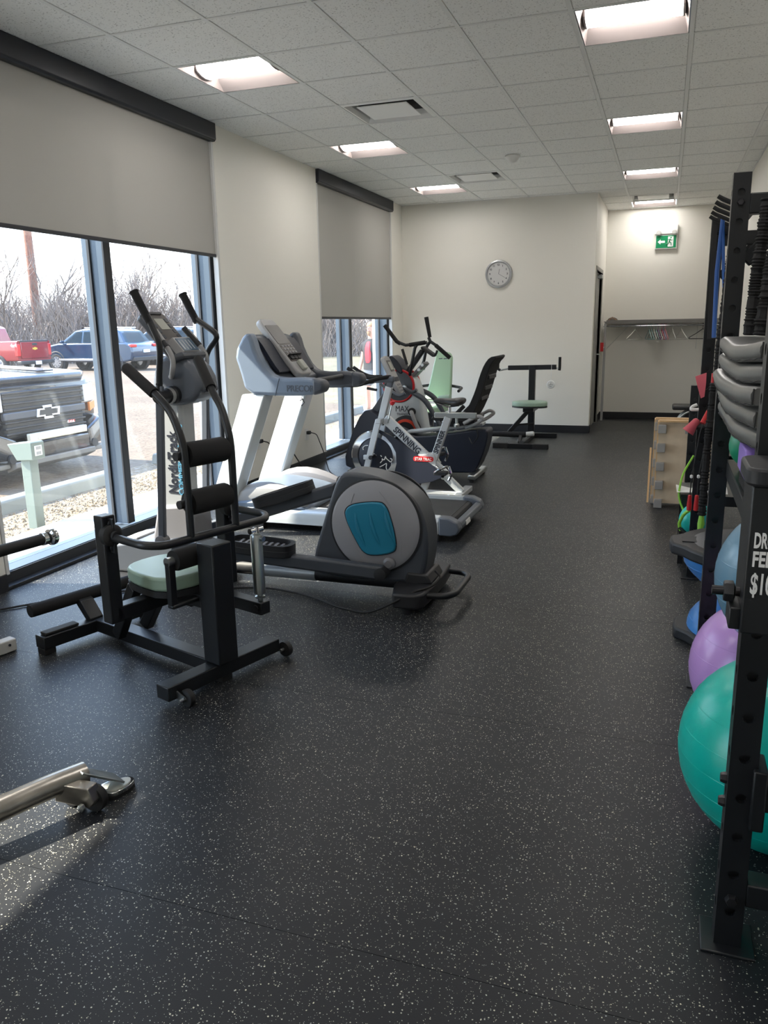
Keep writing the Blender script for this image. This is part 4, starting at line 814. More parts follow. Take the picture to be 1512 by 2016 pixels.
for pts in [[(-0.112, 0.05), (-0.117, 0.072), (-0.095, 0.089), (-0.067, 0.092)], [(-0.028, 0.089), (-0.001, 0.083), (-0.006, 0.064), (-0.028, 0.056)], [(-0.045, 0.031), (-0.012, 0.019), (0.008, 0.003)], [(-0.051, -0.003), (-0.026, -0.008)], [(0.049, 0.008), (0.059, -0.006)], [(0.044, -0.061), (0.066, -0.036), (0.06, -0.022), (0.083, -0.036), (0.094, 0.003), (0.099, -0.017), (0.144, -0.053), (0.158, -0.025), (0.138, -0.017)], [(0.039, -0.097), (0.072, -0.08), (0.105, -0.058), (0.097, -0.103), (0.11, -0.13), (0.144, -0.097), (0.152, -0.053)]]:
    B().tube([(-2.36+a, SY-.016, .345+b) for a, b in pts], .0042, 6, fillet=.015).build('flywheel_swirl', 'letter_white', fw)
B().box(-2.44,-2.385,SY-.11,SY-.08,.325,.365).build('axle_bracket', 'silver_paint', sp, bevel=.004); B().lathe((-2.37,SY-.12,.345), (0,1,0), [(.018,0),(.018,.24)], 12).build('axle', 'bolt_dark', sp)
guard = smooth_poly([(-2.42,.55),(-2.30,.60),(-1.85,.30),(-1.74,.24),(-1.76,.16),(-2.05,.10),(-2.20,.11),(-2.14,.35),(-2.22,.50),(-2.34,.57)], 1)
B().prism(guard, SY-.05, SY-.025).build('chain_guard', 'navy', sp, bevel=.004)
B().prism(smooth_poly([(-2.10,.345),(-1.90,.385),(-1.80,.385),(-1.80,.22),(-1.95,.26)], 1), SY-.045, SY+.045).build('gusset_plate', 'silver_paint', sp, bevel=.004)
d = Vector((.747,0,-.665)); up_ = Vector((.665,0,.747))
text('SPINNING', 'brand_lettering', 'letter_dark', sp, Vector((-2.19,SY-.027,.575)), d, up_, .075, width=.30, bold=.002)
text('SPINNER', 'model_lettering', 'letter_dark', sp, Vector((-1.79,SY-.027,.385)), Vector((.33,0,.944)), Vector((-.944,0,.33)), .06, width=.21, bold=.002)
B().prism(rrect(-2.0,-1.82,.318,.362,.02), SY-.052, SY-.046).build('maker_badge', 'red', sp); text('STAR TRAC', 'badge_lettering', 'letter_white', sp, (-1.985,SY-.0535,.327), (1,0,0), (0,0,1), .036, width=.15)
xz(sp, 'seat_post', 'chrome', (-1.71,.68), (-1.695,.73), .035, .035); B().beam((-1.82,SY,.715), (-1.46,SY,.715), .045, .045).build('seat_slider', 'zinc', sp, bevel=.004)
B().cyl((-1.63,SY,.64), (-1.63,SY,.72), .012).lathe((-1.63,SY,.615), (0,0,1), [(.022,0),(.024,.02),(.018,.03)], 14).build('slider_knob', 'zinc', sp)
B().cyl((-1.69,SY,.735), (-1.69,SY,.79), .014).build('saddle_post', 'chrome', sp)
rings = []
for x, hw, zt, zb in ((-1.835,.018,.845,.82),(-1.80,.024,.86,.815),(-1.74,.032,.86,.805),(-1.68,.055,.855,.795),(-1.63,.085,.865,.785),(-1.58,.095,.87,.80),(-1.555,.07,.86,.82)):
    rings.append([(x, SY+math.cos(a)*hw, (zt+zb)/2+math.sin(a)*(zt-zb)/2) for a in [2*PI*k/12 for k in range(12)]])
B().loft(rings).build('saddle', 'black_vinyl', sp, sub=1)
for s in (-1, 1): B().tube([(-1.80,SY+s*.01,.815),(-1.70,SY+s*.025,.785),(-1.60,SY+s*.04,.80)], .005, 6).build('saddle_rail', 'bolt_dark', sp)
B().tube([(-2.54,SY-.20,.975),(-2.44,SY-.20,.975),(-2.36,SY-.16,1.0),(-2.30,SY-.07,1.025),(-2.20,SY,1.035),(-2.30,SY+.07,1.025),(-2.36,SY+.16,1.0),(-2.44,SY+.20,.975),(-2.54,SY+.20,.975)], .017, 12, fillet=.06).build('handlebar', 'black_foam', sp)
for s in (-1, 1): B().tube([(-2.31,SY+s*.06,1.03),(-2.42,SY+s*.06,1.03),(-2.50,SY+s*.065,1.06),(-2.58,SY+s*.07,1.11)], .016, 12, fillet=.04).build('aero_bar', 'black_foam', sp)
B().beam((-2.36,SY,1.005), (-2.18,SY,1.015), .06, .05).build('bar_clamp', 'mid_grey_plastic', sp, bevel=.01)
B().tube([(-2.34,SY,.92),(-2.40,SY,.93),(-2.43,SY,.935)], .012, 8).build('adjust_pin', 'black_rubber', sp)
B().tube([(-2.235,SY-.03,.64),(-2.195,SY-.03,.80)], .005, 8).build('resistance_rod', 'zinc', sp)
B().lathe((-2.195,SY-.03,.795), (.2,0,1), [(.012,0),(.024,.02),(.022,.035),(.008,.04)], 12).build('resistance_knob', 'red', sp)
for s, ang in ((-1, .9), (1, .9+PI)):
    px, pz = -1.775+.16*math.cos(ang)*(.55), .30-.12*math.sin(ang)*.6
    B().beam((-1.79,SY+s*.075,.285), (px,SY+s*.09,pz), .016, .03, up=(0,1,0)).build('crank_arm', 'chrome', sp, bevel=.005)
    B().box(px-.06,px+.05,SY+s*.15-.045,SY+s*.15+.045,pz-.014,pz+.014).build('pedal', 'black_plastic', sp, bevel=.006)
    B().tube([(px-.05,SY+s*.11,pz+.01),(px+.02,SY+s*.11,pz+.05),(px+.06,SY+s*.15,pz+.06),(px+.02,SY+s*.19,pz+.05),(px-.05,SY+s*.19,pz+.01)], .009, 8, fillet=.03).tube([(px+.06,SY+s*.15,pz+.06),(px+.085,SY+s*.15,pz-.01),(px+.06,SY+s*.15,pz-.06)], .012, 8, fillet=.03).build('toe_cage', 'chrome', sp)
# ------------------------------------------------------------------ recumbent bike
RY = 7.46
rb = thing('recumbent_bike', 'dark navy recumbent bike with tall black mesh backrest', 'exercise bike', (-2.0, RY, 0))
shell = smooth_poly([(-3.02,.10),(-2.92,.42),(-2.80,.64),(-2.70,.66),(-2.52,.50),(-2.30,.40),(-2.05,.42),(-1.56,.50),(-1.53,.46),(-1.56,.30),(-1.64,.10),(-1.70,.06),(-2.9,.05)], 1)
B().prism(shell, RY-.13, RY+.13).build('shroud', 'navy', rb, bevel=.02, segs=3)
B().prism([(-2.36,.415),(-1.60,.515),(-1.60,.545),(-2.36,.45)], RY-.06, RY+.06).build('seat_track', 'silver_paint', rb, bevel=.006)
B().beam((-2.37,RY,.43), (-1.60,RY,.535), .15, .012).build('track_cover', 'light_grey_plastic', rb)
for x in (-1.66, -2.88): B().beam((x,RY-.27,.05), (x,RY+.27,.05), .075, .05).build('stabilizer', 'zinc', rb, bevel=.012); 
for x in (-1.66, -2.88):
    for s in (-1, 1): B().cyl((x,RY+s*.24,0), (x,RY+s*.24,.03), .022).build('leveling_foot', 'black_rubber', rb)
B().prism(smooth_poly([(-2.04,.62),(-1.70,.62),(-1.64,.60),(-1.64,.57),(-2.02,.57),(-2.08,.59)], 1), RY-.20, RY+.20).build('seat_cushion', 'black_vinyl', rb, bevel=.015)
B().box(-1.98,-1.68,RY-.07,RY+.07,.50,.575).build('seat_carriage', 'black_plastic', rb, bevel=.008)
bk = [(-1.77,.60),(-1.70,.72),(-1.64,.86),(-1.60,1.00),(-1.56,1.10),(-1.51,1.165),(-1.45,1.175),(-1.45,1.15),(-1.50,1.10),(-1.53,1.0),(-1.57,.86),(-1.63,.70),(-1.69,.59)]
B().prism(smooth_poly(bk, 1), RY-.22, RY+.22).build('backrest', 'black_foam', rb, bevel=.012)
for z, x in ((.78,-1.62),(.88,-1.585),(.98,-1.55)): B().box(x-.012,x+.03,RY-.16,RY+.16,z-.02,z+.02).build('backrest_brace', 'black_plastic', rb, bevel=.006)
for s in (-1, 1):
    B().tube([(-1.75,RY+s*.10,.50),(-1.62,RY+s*.24,.555),(-1.55,RY+s*.26,.61),(-1.60,RY+s*.26,.635),(-1.74,RY+s*.25,.56)], .017, 10, fillet=.05).build('side_handle', 'light_grey_plastic', rb)
    B().tube([(-1.85,RY+s*.24,.61),(-1.74,RY+s*.24,.72)], .019, 10).build('hand_grip', 'black_foam', rb)
    B().beam((-2.50,RY+s*.15,.32), (-2.42,RY+s*.16,.44 if s < 0 else .20), .02, .035, up=(0,1,0)).build('crank_arm', 'zinc', rb, bevel=.005)
    B().box(-2.48,-2.36,RY+s*.22-.05,RY+s*.22+.05,(.44 if s < 0 else .20)-.015,(.44 if s < 0 else .20)+.015).build('pedal', 'black_plastic', rb, bevel=.006)
    B().tube([(-2.44,RY+s*.17,.46 if s < 0 else .22),(-2.43,RY+s*.19,.53 if s < 0 else .29),(-2.43,RY+s*.25,.53 if s < 0 else .29),(-2.44,RY+s*.27,.46 if s < 0 else .22)], .012, 8, fillet=.03).build('pedal_strap', 'black_rubber', rb)
B().tube([(-1.62,RY-.24,.50),(-1.60,RY-.24,.44),(-1.66,RY-.23,.36),(-1.70,RY-.20,.42)], .006, 6, fillet=.03).build('sensor_cable', 'black_rubber', rb)
B().beam((-2.72,RY,.60), (-2.50,RY,.90), .08, .08).build('console_mast', 'dark_grey_plastic', rb, bevel=.015)
mx = Vector((.43,0,-.903)); mn = Vector((.903,0,.43))
def rp(a, b, t): p = Vector((-2.60,RY,1.17))+mx*a+Vector((0,1,0))*b+mn*t; return (p.x, p.y, p.z)
rc = B().prism(smooth_poly([(0,-.075),(0,.075),(.06,.09),(.25,.085),(.37,.07),(.42,.03),(.42,-.03),(.37,-.07),(.25,-.085),(.06,-.09)], 1), -.03, .015, fn=rp).build('console', 'light_grey_plastic', rb, bevel=.01)
B().prism(rrect(.05,.17,-.055,.055,.01), .012, .018, fn=rp).build('display_bezel', 'console_face', rc); B().prism(rrect(.07,.15,-.04,.035,.005), .018, .02, fn=rp).build('display_screen', 'display_lcd', rc)
B().prism(rrect(.23,.275,-.06,.06,.006), .012, .018, fn=rp).build('readout', 'navy', rc)
for k in range(3):
    for q in range(3): B().prism(rrect(.30+q*.03,.322+q*.03,-.05+k*.035,-.025+k*.035,.004), .014, .019, fn=rp).build('console_button', 'grey_plastic', rc)
for s in (-1, 1): B().tube([(-2.62,RY+s*.06,.90),(-2.50,RY+s*.18,.86),(-2.38,RY+s*.20,.80),(-2.33,RY+s*.19,.83)], .016, 10, fillet=.05).build('front_handlebar', 'dark_grey_plastic', rb)
# ------------------------------------------------------------------ stepper-elliptical (tall, with upward handles)
MY = 8.25
mt = thing('stepper_trainer', 'white and grey stepper trainer with red-ringed disc and black upright handles', 'exercise machine', (-2.6, MY, 0))
bodyp = smooth_poly([(-2.86,.08),(-2.86,.60),(-2.80,.86),(-2.68,.98),(-2.55,.95),(-2.47,.85),(-2.42,.60),(-2.36,.20),(-2.30,.08)], 1)
B().prism(bodyp, MY-.10, MY+.10).build('body_shell', 'treadmill_white', mt, bevel=.03, segs=3)
B().box(-2.95,-1.95,MY-.05,MY+.05,.03,.09).build('base_beam', 'dark_grey_plastic', mt, bevel=.01)
for x in (-2.92, -1.98): B().beam((x,MY-.30,.035), (x,MY+.30,.035), .08, .05).build('stabilizer', 'dark_grey_plastic', mt, bevel=.01)
for x in (-2.92, -1.98):
    for s in (-1, 1): B().cyl((x,MY+s*.26,0), (x,MY+s*.26,.02), .02).build('leveling_foot', 'black_rubber', mt)
for s in (-1, 1):
    y = MY+s*.10
    dr = B().lathe((-2.68,y,.83), (0,s,0), [(.178,-.01),(.178,.02),(.168,.026),(.158,.02),(.158,.0)], 48, ring=True).build('disc_ring', 'red', mt)
    B().lathe((-2.68,y,.83), (0,s,0), [(.158,-.005),(.158,.014),(.10,.02),(.001,.02)], 48).build('disc_face', 'dark_grey_plastic', dr)
    B().lathe((-2.60,y,.345), (0,s,0), [(.17,-.01),(.17,.03),(.14,.04),(.001,.04)], 40).build('drive_cover', 'black_plastic', mt)
    B().lathe((-2.60,y,.345), (0,s,0), [(.135,.03),(.135,.046),(.105,.05),(.105,.03)], 40, ring=True).build('drive_ring', 'orange_red', mt)
    B().lathe((-2.535,y,.555), (0,s,0), [(.042,-.01),(.042,.02),(.03,.025),(.001,.025)], 20).build('crank_hub', 'black_rubber', mt)
    B().tube([(-2.535,y+s*.03,.555),(-2.52,y+s*.06,.545),(-2.47,y+s*.065,.42),(-2.36,y+s*.065,.24)], .022, 12, fillet=.04).build('link_tube', 'light_grey_plastic', mt)
    B().lathe((-2.60,y+s*.02,.81), (0,s,0), [(.03,0),(.03,.05),(.015,.055)], 16).build('rocker_pivot', 'zinc', mt)
    B().tube([(-2.60,y+s*.06,.81),(-2.37,y+s*.075,.70),(-2.22,y+s*.08,.45),(-2.10,y+s*.08,.28)], [.02,.028,.022,.02], 10, fillet=.08).build('rocker_arm', 'dark_grey_plastic', mt)
    B().box(-2.38,-2.02,y+s*.10-.06,y+s*.10+.06,.20+(.08 if s < 0 else 0),.235+(.08 if s < 0 else 0)).build('foot_pedal', 'black_plastic', mt, bevel=.012)
    # moving handle: upright grip, cross grip and lower grip
    yo = MY+s*.22
    B().tube([(-2.55,MY+s*.12,.95),(-2.50,yo,1.05),(-2.46,yo,1.24),(-2.42,yo,1.285)], .017, 10, fillet=.05).build('handle_tube', 'black_steel', mt)
    if s < 0:
        B().tube([(-2.60,yo,1.22),(-2.55,yo,1.06)], .015, 10).tube([(-2.80+.17,yo,1.285),(-2.56,yo,1.26),(-2.33,yo,1.285)], .017, 10).build('handle_crossbar', 'black_steel', mt)
        B().tube([(-2.62,yo,1.275),(-2.66,yo,1.30),(-2.79,yo,1.465)], [.02,.022,.022], 12).build('upright_grip', 'black_foam', mt)
        B().tube([(-2.52,yo,1.262),(-2.35,yo,1.285)], .022, 12).build('cross_grip', 'black_foam', mt)
    else:
        B().tube([(-2.42,yo,1.285),(-2.44,yo,1.33)], .017, 10).tube([(-2.42,yo,1.285),(-2.35,yo,1.24)], .017, 10).build('handle_crossbar', 'black_steel', mt)
        B().tube([(-2.425,yo,1.33),(-2.465,yo,1.545)], [.02,.024], 12).build('upright_grip', 'black_foam', mt)
        B().tube([(-2.36,yo,1.245),(-2.20,yo,1.11)], .023, 12).build('lower_grip', 'black_foam', mt)
B().beam((-2.64,MY,.93), (-2.44,MY,1.20), .07, .05).build('mast', 'black_plastic', mt, bevel=.012)
B().beam((-2.44,MY-.02,1.235), (-2.30,MY-.02,1.14), .12, .03).build('tablet_cradle', 'black_plastic', mt, bevel=.01); B().tube([(-2.30,MY-.08,1.14),(-2.27,MY-.08,1.17),(-2.26,MY-.08,1.20)], .012, 8).build('cradle_lip', 'black_plastic', mt)
B().beam((-2.54,MY,.93), (-2.40,MY,1.07), .16, .04).build('hinge_bracket', 'grey_plastic', mt, bevel=.01)
for p in ((-2.46,1.0), (-2.42,1.05)): B().cyl((p[0],MY-.10,p[1]), (p[0],MY+.10,p[1]), .016).build('hinge_bolt', 'zinc', mt)
B().prism(smooth_poly([(-2.80,1.12),(-2.76,1.16),(-2.66,1.07),(-2.62,.96),(-2.68,.96)], 1), MY-.13, MY+.13).build('console', 'navy', mt, bevel=.012)
text('MAX', 'brand_lettering', 'letter_dark', mt, (-2.72,MY-.103,.555), (1,0,0), (0,0,1), .09, width=.15); text('TRAINER', 'brand_lettering', 'letter_dark', mt, (-2.71,MY-.103,.515), (1,0,0), (0,0,1), .035, width=.13)
# ------------------------------------------------------------------ mint-padded seated machine by the back corner
gm = thing('seated_press_machine', 'seated exercise machine with a tall mint green backrest in the far corner', 'exercise machine', (-2.6, 9.3, 0))
back = [(-2.64,1.17),(-2.43,1.12),(-2.41,.57),(-2.74,.57)]
def gp_(a, b, t): return (a, 9.30+t+(b-.57)*.14, b)
B().prism([(-2.60,1.17),(-2.44,1.13),(-2.41,1.08),(-2.41,.57),(-2.74,.57),(-2.68,.78)], 0, .07, fn=gp_).build('backrest', 'mint_vinyl_pale', gm, bevel=.016, segs=3)
B().prism([(-2.59,1.15),(-2.45,1.12),(-2.43,.58),(-2.72,.58)], .07, .09, fn=gp_).build('backrest_board', 'black_plastic', gm)
for xa, xb in ((-2.572,-2.525), (-2.512,-2.455)): B().beam(gp_(xa,1.062,-.001), gp_(xb,1.066,-.001), .002, .010, up=(0,0,1)).build('pad_print', 'letter_grey', gm)
B().prism(smooth_poly([(-2.76,9.30),(-2.76,8.98),(-2.68,8.90),(-2.48,8.90),(-2.40,8.98),(-2.40,9.30)], 1), .46, .53, 'XY').build('seat_cushion', 'mint_vinyl_pale', gm, bevel=.016, segs=3)
B().box(-2.62,-2.54,8.95,9.45,.40,.46).build('seat_rail', bs, gm, bevel=.005); B().beam((-2.58,9.40,.05), (-2.58,9.46,1.05), .06, .06, up=(0,1,0)).build('rear_post', bs, gm, bevel=.005); B().beam((-2.58,9.0,.05), (-2.58,9.05,.42), .06, .06, up=(0,1,0)).build('front_post', bs, gm, bevel=.005)
B().box(-2.61,-2.55,8.75,9.75,.0,.05).build('spine', bs, gm, bevel=.005)
for y in (8.75, 9.72): B().box(-2.90,-2.26,y-.03,y+.03,.0,.05).build('foot', bs, gm, bevel=.005)
for s in (-1, 1):
    B().lathe((-2.58+s*.10,9.02,.60), (s,0,.15), [(.02,0),(.045,.004),(.05,.02),(.05,.13),(.045,.145),(.02,.15)], 20).build('thigh_roller', 'mint_vinyl', gm)
B().tube([(-2.48,9.02,.60),(-2.68,9.02,.60)], .014, 10).build('roller_axle', 'zinc', gm)
for s in (-1, 1): B().tube([(-2.58+s*.09,9.40,.75),(-2.58+s*.30,9.36,.72),(-2.58+s*.32,9.10,.70)], .017, 10, fillet=.05).build('press_arm', bs, gm)
# ------------------------------------------------------------------ fly machine by the back wall
fm = thing('seated_row_machine', 'black T-shaped machine with round mint green seat against the back wall', 'exercise machine', (-1.58, 10.2, 0))
B().box(-1.63,-1.55,10.26,10.34,.05,.94).build('post', bs, fm, bevel=.006)
B().beam((-1.90,10.3,.905), (-1.29,10.3,.915), .06, .06).build('crossbar', bs, fm, bevel=.005)
B().tube([(-1.88,10.3,.90),(-2.0,10.28,.875)], .012, 10).tube([(-1.30,10.3,.90),(-1.25,10.27,.895)], .012, 10).build('arm_rod', 'zinc', fm)
B().tube([(-2.0,10.28,.875),(-2.03,10.28,.89),(-2.03,10.28,1.04)], .017, 10, fillet=.03).build('handle', 'black_foam', fm); B().tube([(-1.25,10.27,.875),(-1.245,10.27,.90),(-1.245,10.27,1.04)], .018, 10, fillet=.02).build('handle', 'black_foam', fm)
seat = smooth_poly([(-1.79,9.90),(-1.74,10.02),(-1.60,10.12),(-1.42,10.10),(-1.34,10.0),(-1.34,9.86),(-1.46,9.78),(-1.68,9.78)], 2)
B().prism(seat, .455, .515, 'XY').build('seat_cushion', 'mint_vinyl', fm, bevel=.016, segs=3); B().prism(seat, .44, .455, 'XY').build('seat_board', 'black_plastic', fm)
B().box(-1.63,-1.50,9.86,10.26,.385,.44).build('seat_rail', bs, fm, bevel=.004)
B().beam((-1.56,9.93,.41), (-1.80,9.88,.13), .05, .05).build('angled_leg', bs, fm, bevel=.004); B().beam((-1.56,10.26,.20), (-1.72,9.92,.22), .03, .02).build('brace', bs, fm)
B().box(-1.61,-1.55,9.44,10.42,.005,.06).build('spine', bs, fm, bevel=.004); B().beam((-1.89,9.42,.03), (-1.25,9.42,.03), .06, .055).build('front_foot', bs, fm, bevel=.004); B().beam((-1.88,10.42,.03), (-1.27,10.42,.03), .06, .055).build('rear_foot', bs, fm, bevel=.004)
for x0 in (-1.90, -1.42): B().box(x0-.005, x0+.175, 9.387, 9.453, .0, .0595).build('grip_sleeve', 'black_rubber', fm, bevel=.003)
B().lathe((-2.06,9.72,.125), (1,.0,0), [(.02,0),(.032,.004),(.033,.02),(.033,.50),(.02,.505)], 18).build('foot_roller', 'black_foam', fm); B().lathe((-1.56,9.72,.13), (1,.05,.1), [(.02,0),(.03,.004),(.03,.09),(.02,.1)], 16).build('foot_roller_end', 'channel_white', fm)
B().beam((-1.62,9.72,.12), (-1.62,9.60,.04), .04, .04).build('roller_post', bs, fm, bevel=.004)
hang = thing('hanging_tag', 'round white tag hanging on a string from the crossbar of the T-shaped machine', 'tag', (-1.345, 10.24, .70))
B().tube([(-1.345,10.262,.95),(-1.345,10.262,.75)], .003, 6).tube([(-1.345,10.345,.92),(-1.345,10.30,.952),(-1.345,10.262,.95)], .003, 6).build('string', 'white', hang)
B().lathe((-1.345,10.225,.70), (0,1,0), [(.045,0),(.052,.008),(.052,.03),(.045,.038)], 28).build('tag_disc', 'white', hang)
B().tube([(-1.37,10.223,.695),(-1.345,10.223,.70),(-1.315,10.223,.70)], .002, 5).tube([(-1.345,10.223,.70),(-1.34,10.223,.73)], .002, 5).tube([(-1.36,10.223,.68),(-1.33,10.223,.675)], .002, 5).build('tag_print', 'letter_dark', hang)
# ------------------------------------------------------------------ cut-off machines at the left edge
wb = thing('weight_bench', 'bent raw steel tube leg of a bench with caster and end foot', 'bench', (-1.75, 1.5, 0))
B().tube([(-1.655,1.80,.10),(-1.70,1.70,.105),(-1.775,1.54,.10),(-1.86,1.38,.085),(-1.93,1.20,.085),(-1.95,.75,.085)], .037, 20, fillet=.12).build('main_tube', 'steel', wb)
B().beam((-1.66,1.775,.125), (-1.605,1.895,.035), .075, .008).build('end_flange', 'zinc', wb, bevel=.002)
pl = smooth_poly([(-1.665,1.85),(-1.60,1.93),(-1.565,1.93),(-1.555,1.88),(-1.585,1.81)], 2)
B().prism(pl, .012, .026, 'XY').build('end_foot', 'chrome', wb, bevel=.002); B().prism([(x*.8-.32, y*.8+.375) for x, y in pl], .026, .029, 'XY').build('end_pad', 'display_lcd', wb); B().prism(pl, 0, .012, 'XY').build('end_foot_rubber', 'black_rubber', wb)
B().prism([(-1.69,.055),(-1.69,.115),(-1.585,.10),(-1.57,.055),(-1.585,.035)], 1.70, 1.745, fn=lambda a, b, t: (a, t+(a+1.69)*.25, b)).build('caster_bracket', 'steel', wb, bevel=.003)
B().lathe((-1.60,1.755,.045), (0,1,0), [(.015,0),(.042,.002),(.045,.008),(.045,.022),(.042,.028),(.015,.03)], 24).build('caster_wheel', 'black_rubber', wb); B().lathe((-1.60,1.715,.045), (0,-1,0), [(.012,0),(.012,.012),(.004,.014)], 6).build('caster_bolt', 'zinc', wb)
B().lathe((-1.685,1.755,.03), (0,1,0), [(.015,0),(.028,.002),(.03,.008),(.03,.04),(.015,.046)], 16).build('rubber_foot', 'black_rubber', wb)
B().tube([(-2.25,.75,.04),(-1.65,.75,.04)], .037, 16).tube([(-1.95,.75,.06),(-1.95,.72,.40)], .035, 14).build('rear_frame', 'steel', wb)
B().prism(rrect(-2.09,-1.81,.05,.95,.04), .40, .46, 'XY').build('bench_pad', 'black_vinyl', wb, bevel=.015)
cm = thing('cable_machine', 'machine at the left edge with a black handle bar and chrome collar', 'exercise machine', (-2.95, 2.2, 0))
B().tube([(-2.40,2.56,.62),(-2.445,2.30,.62),(-2.50,1.98,.62)], .024, 16).build('handle_bar', 'black_rubber', cm)
B().lathe((-2.402,2.545,.62), (.17,1,0), [(.024,-.02),(.027,-.018),(.027,.0),(.022,.006),(.022,.014),(.034,.02),(.036,.03),(.034,.042),(.024,.046),(.02,.04),(.001,.038)], 24).build('chrome_collar', 'chrome', cm)
B().box(-2.95,-2.45,1.94,2.0,.58,.66).build('support_arm', 'black_steel', cm, bevel=.005); B().box(-3.02,-2.94,1.93,2.01,.03,1.9).build('upright', 'black_steel', cm, bevel=.005)
B().beam((-2.83,2.72,.032), (-3.05,1.90,.032), .055, .06).build('base_foot', 'channel_white', cm, bevel=.006)
B().beam((-2.98,1.97,.04), (-3.3,1.97,.04), .06, .06).build('base_crossbar', 'channel_white', cm, bevel=.006)
B().cyl((-2.812,2.675,.04), (-2.806,2.676,.04), .006, 8).build('foot_screw', 'bolt_dark', cm)

# ------------------------------------------------------------------ storage rack along the right wall
rk = thing('storage_rig', 'tall black steel storage rig with punched uprights along the right wall', 'storage rack', (.45, 3.2, 0))
UX = .222
def upright(y, top, x=UX, w=.06):
    o = B(); zs = [z for z in [.10+.05*k*2 for k in range(40)] if z < top-.05]
    hw = w/2; r = .0125
    # hollow square post whose camera-side and left faces carry real round holes
    def holed(fn):
        edge = [0]+zs+[top]
        for z in zs:
            q = [(-hw, z-.05), (hw, z-.05), (hw, z+.05), (-hw, z+.05)]
            ring = [(r*math.cos(2*PI*k/12-PI*.75), z+r*math.sin(2*PI*k/12-PI*.75)) for k in range(12)]
            deep = [(a, b) for a, b in ring]
            base = len(o.v); o.v += [fn(a, b, 0) for a, b in q]+[fn(a, b, 0) for a, b in ring]+[fn(a, b, .012) for a, b in deep]
            for k in range(4):
                i0 = base+4+3*k
                o.f.append((base+k, base+(k+1)%4, base+4+(3*k+3)%12, base+4+3*k+2, base+4+3*k+1, base+4+3*k))
            for k in range(12): o.f.append((base+4+k, base+4+(k+1)%12, base+16+(k+1)%12, base+16+k))
            o.f.append(tuple(base+16+k for k in range(12)))
        lo = zs[0]-.05; hi = zs[-1]+.05
        for a, b in ((0, lo), (hi, top)): base = len(o.v); o.v += [fn(-hw, a, 0), fn(hw, a, 0), fn(hw, b, 0), fn(-hw, b, 0)]; o.f.append((base, base+1, base+2, base+3))
    holed(lambda a, b, t: (x+a, y-hw+t, b)); holed(lambda a, b, t: (x-hw+t, y-a, b))
    o.add([(x+hw,y-hw,0),(x+hw,y+hw,0),(x+hw,y+hw,top),(x+hw,y-hw,top)], [(0,1,2,3)]); o.add([(x+hw,y+hw,0),(x-hw,y+hw,0),(x-hw,y+hw,top),(x+hw,y+hw,top)], [(0,1,2,3)])
    o.add([(x-hw,y-hw,top),(x+hw,y-hw,top),(x+hw,y+hw,top),(x-hw,y+hw,top)], [(0,1,2,3)])
    u = o.build('upright', 'black_steel', rk, smooth=False, fix=False)
    B().box(x-.06,x+.06,y-.06,y+.06,0,.008).build('base_plate', 'black_steel', u, bevel=.003)
    return u
for y, top in ((1.80, 2.3), (3.27, 1.965), (4.75, 1.98), (6.2, 1.0)):
    upright(y, top)
    B().box(.68,.74,y-.03,y+.03,0,top).build('rear_post', 'black_steel', rk, bevel=.004)
    B().box(UX+.03,.68,y-.03,y+.03,.12,.18).build('lower_crossmember', 'black_steel', rk, bevel=.004)
    B().box(UX+.03,.68,y-.03,y+.03,top-.14,top-.07).build('upper_crossmember', 'black_steel', rk, bevel=.004)
    B().lathe((UX,y-.03,.135), (0,-1,0), [(.015,0),(.015,.006),(.012,.014),(.004,.015)], 6).build('bolt', 'bolt_dark', rk)
    for z in (top-.1, ): B().lathe((UX,y-.03,z), (0,-1,0), [(.014,0),(.014,.006),(.01,.012)], 6).build('bolt', 'bolt_dark', rk)
    if top > 1.5: B().beam((UX+.03,y,top-.30), (UX+.22,y,top-.11), .04, .05).build('gusset', 'black_steel', rk, bevel=.004)
for z in (.43, .37): B().lathe((UX-.03,1.80,z), (-1,0,0), [(.013,0),(.013,.006),(.01,.014)], 6).build('bolt', 'bolt_dark', rk)
B().box(UX+.03,.68,1.775,1.825,.37,.44).build('mid_crossmember', 'black_steel', rk, bevel=.004); B().box(UX+.02,UX+.05,1.755,1.845,.33,.48).build('mount_plate', 'black_steel', rk, bevel=.004)
for a, b in ((1.84, 3.23), (3.31, 4.71)):
    B().box(.62,.67,a,b,1.86,1.92).build('top_rail', 'black_steel', rk, bevel=.004)
    B().box(.245,.28,a,b,.875,.935).build('shelf_rail', 'black_steel', rk, bevel=.004); B().box(.60,.64,a,b,.875,.935).build('shelf_rail', 'black_steel', rk, bevel=.004)
    B().box(.245,.64,a,b,.935,.943).build('shelf_tray', 'black_steel', rk)
    B().box(.66,.70,a,b,.70,.76).build('rear_rail', 'black_steel', rk, bevel=.004)
B().box(.66,.70,4.79,6.16,.70,.76).build('rear_rail', 'black_steel', rk, bevel=.004)
for y in (2.46, 2.90): B().box(.26,.68,y-.02,y+.02,1.062,1.09).build('pad_support', 'black_steel', rk, bevel=.004)
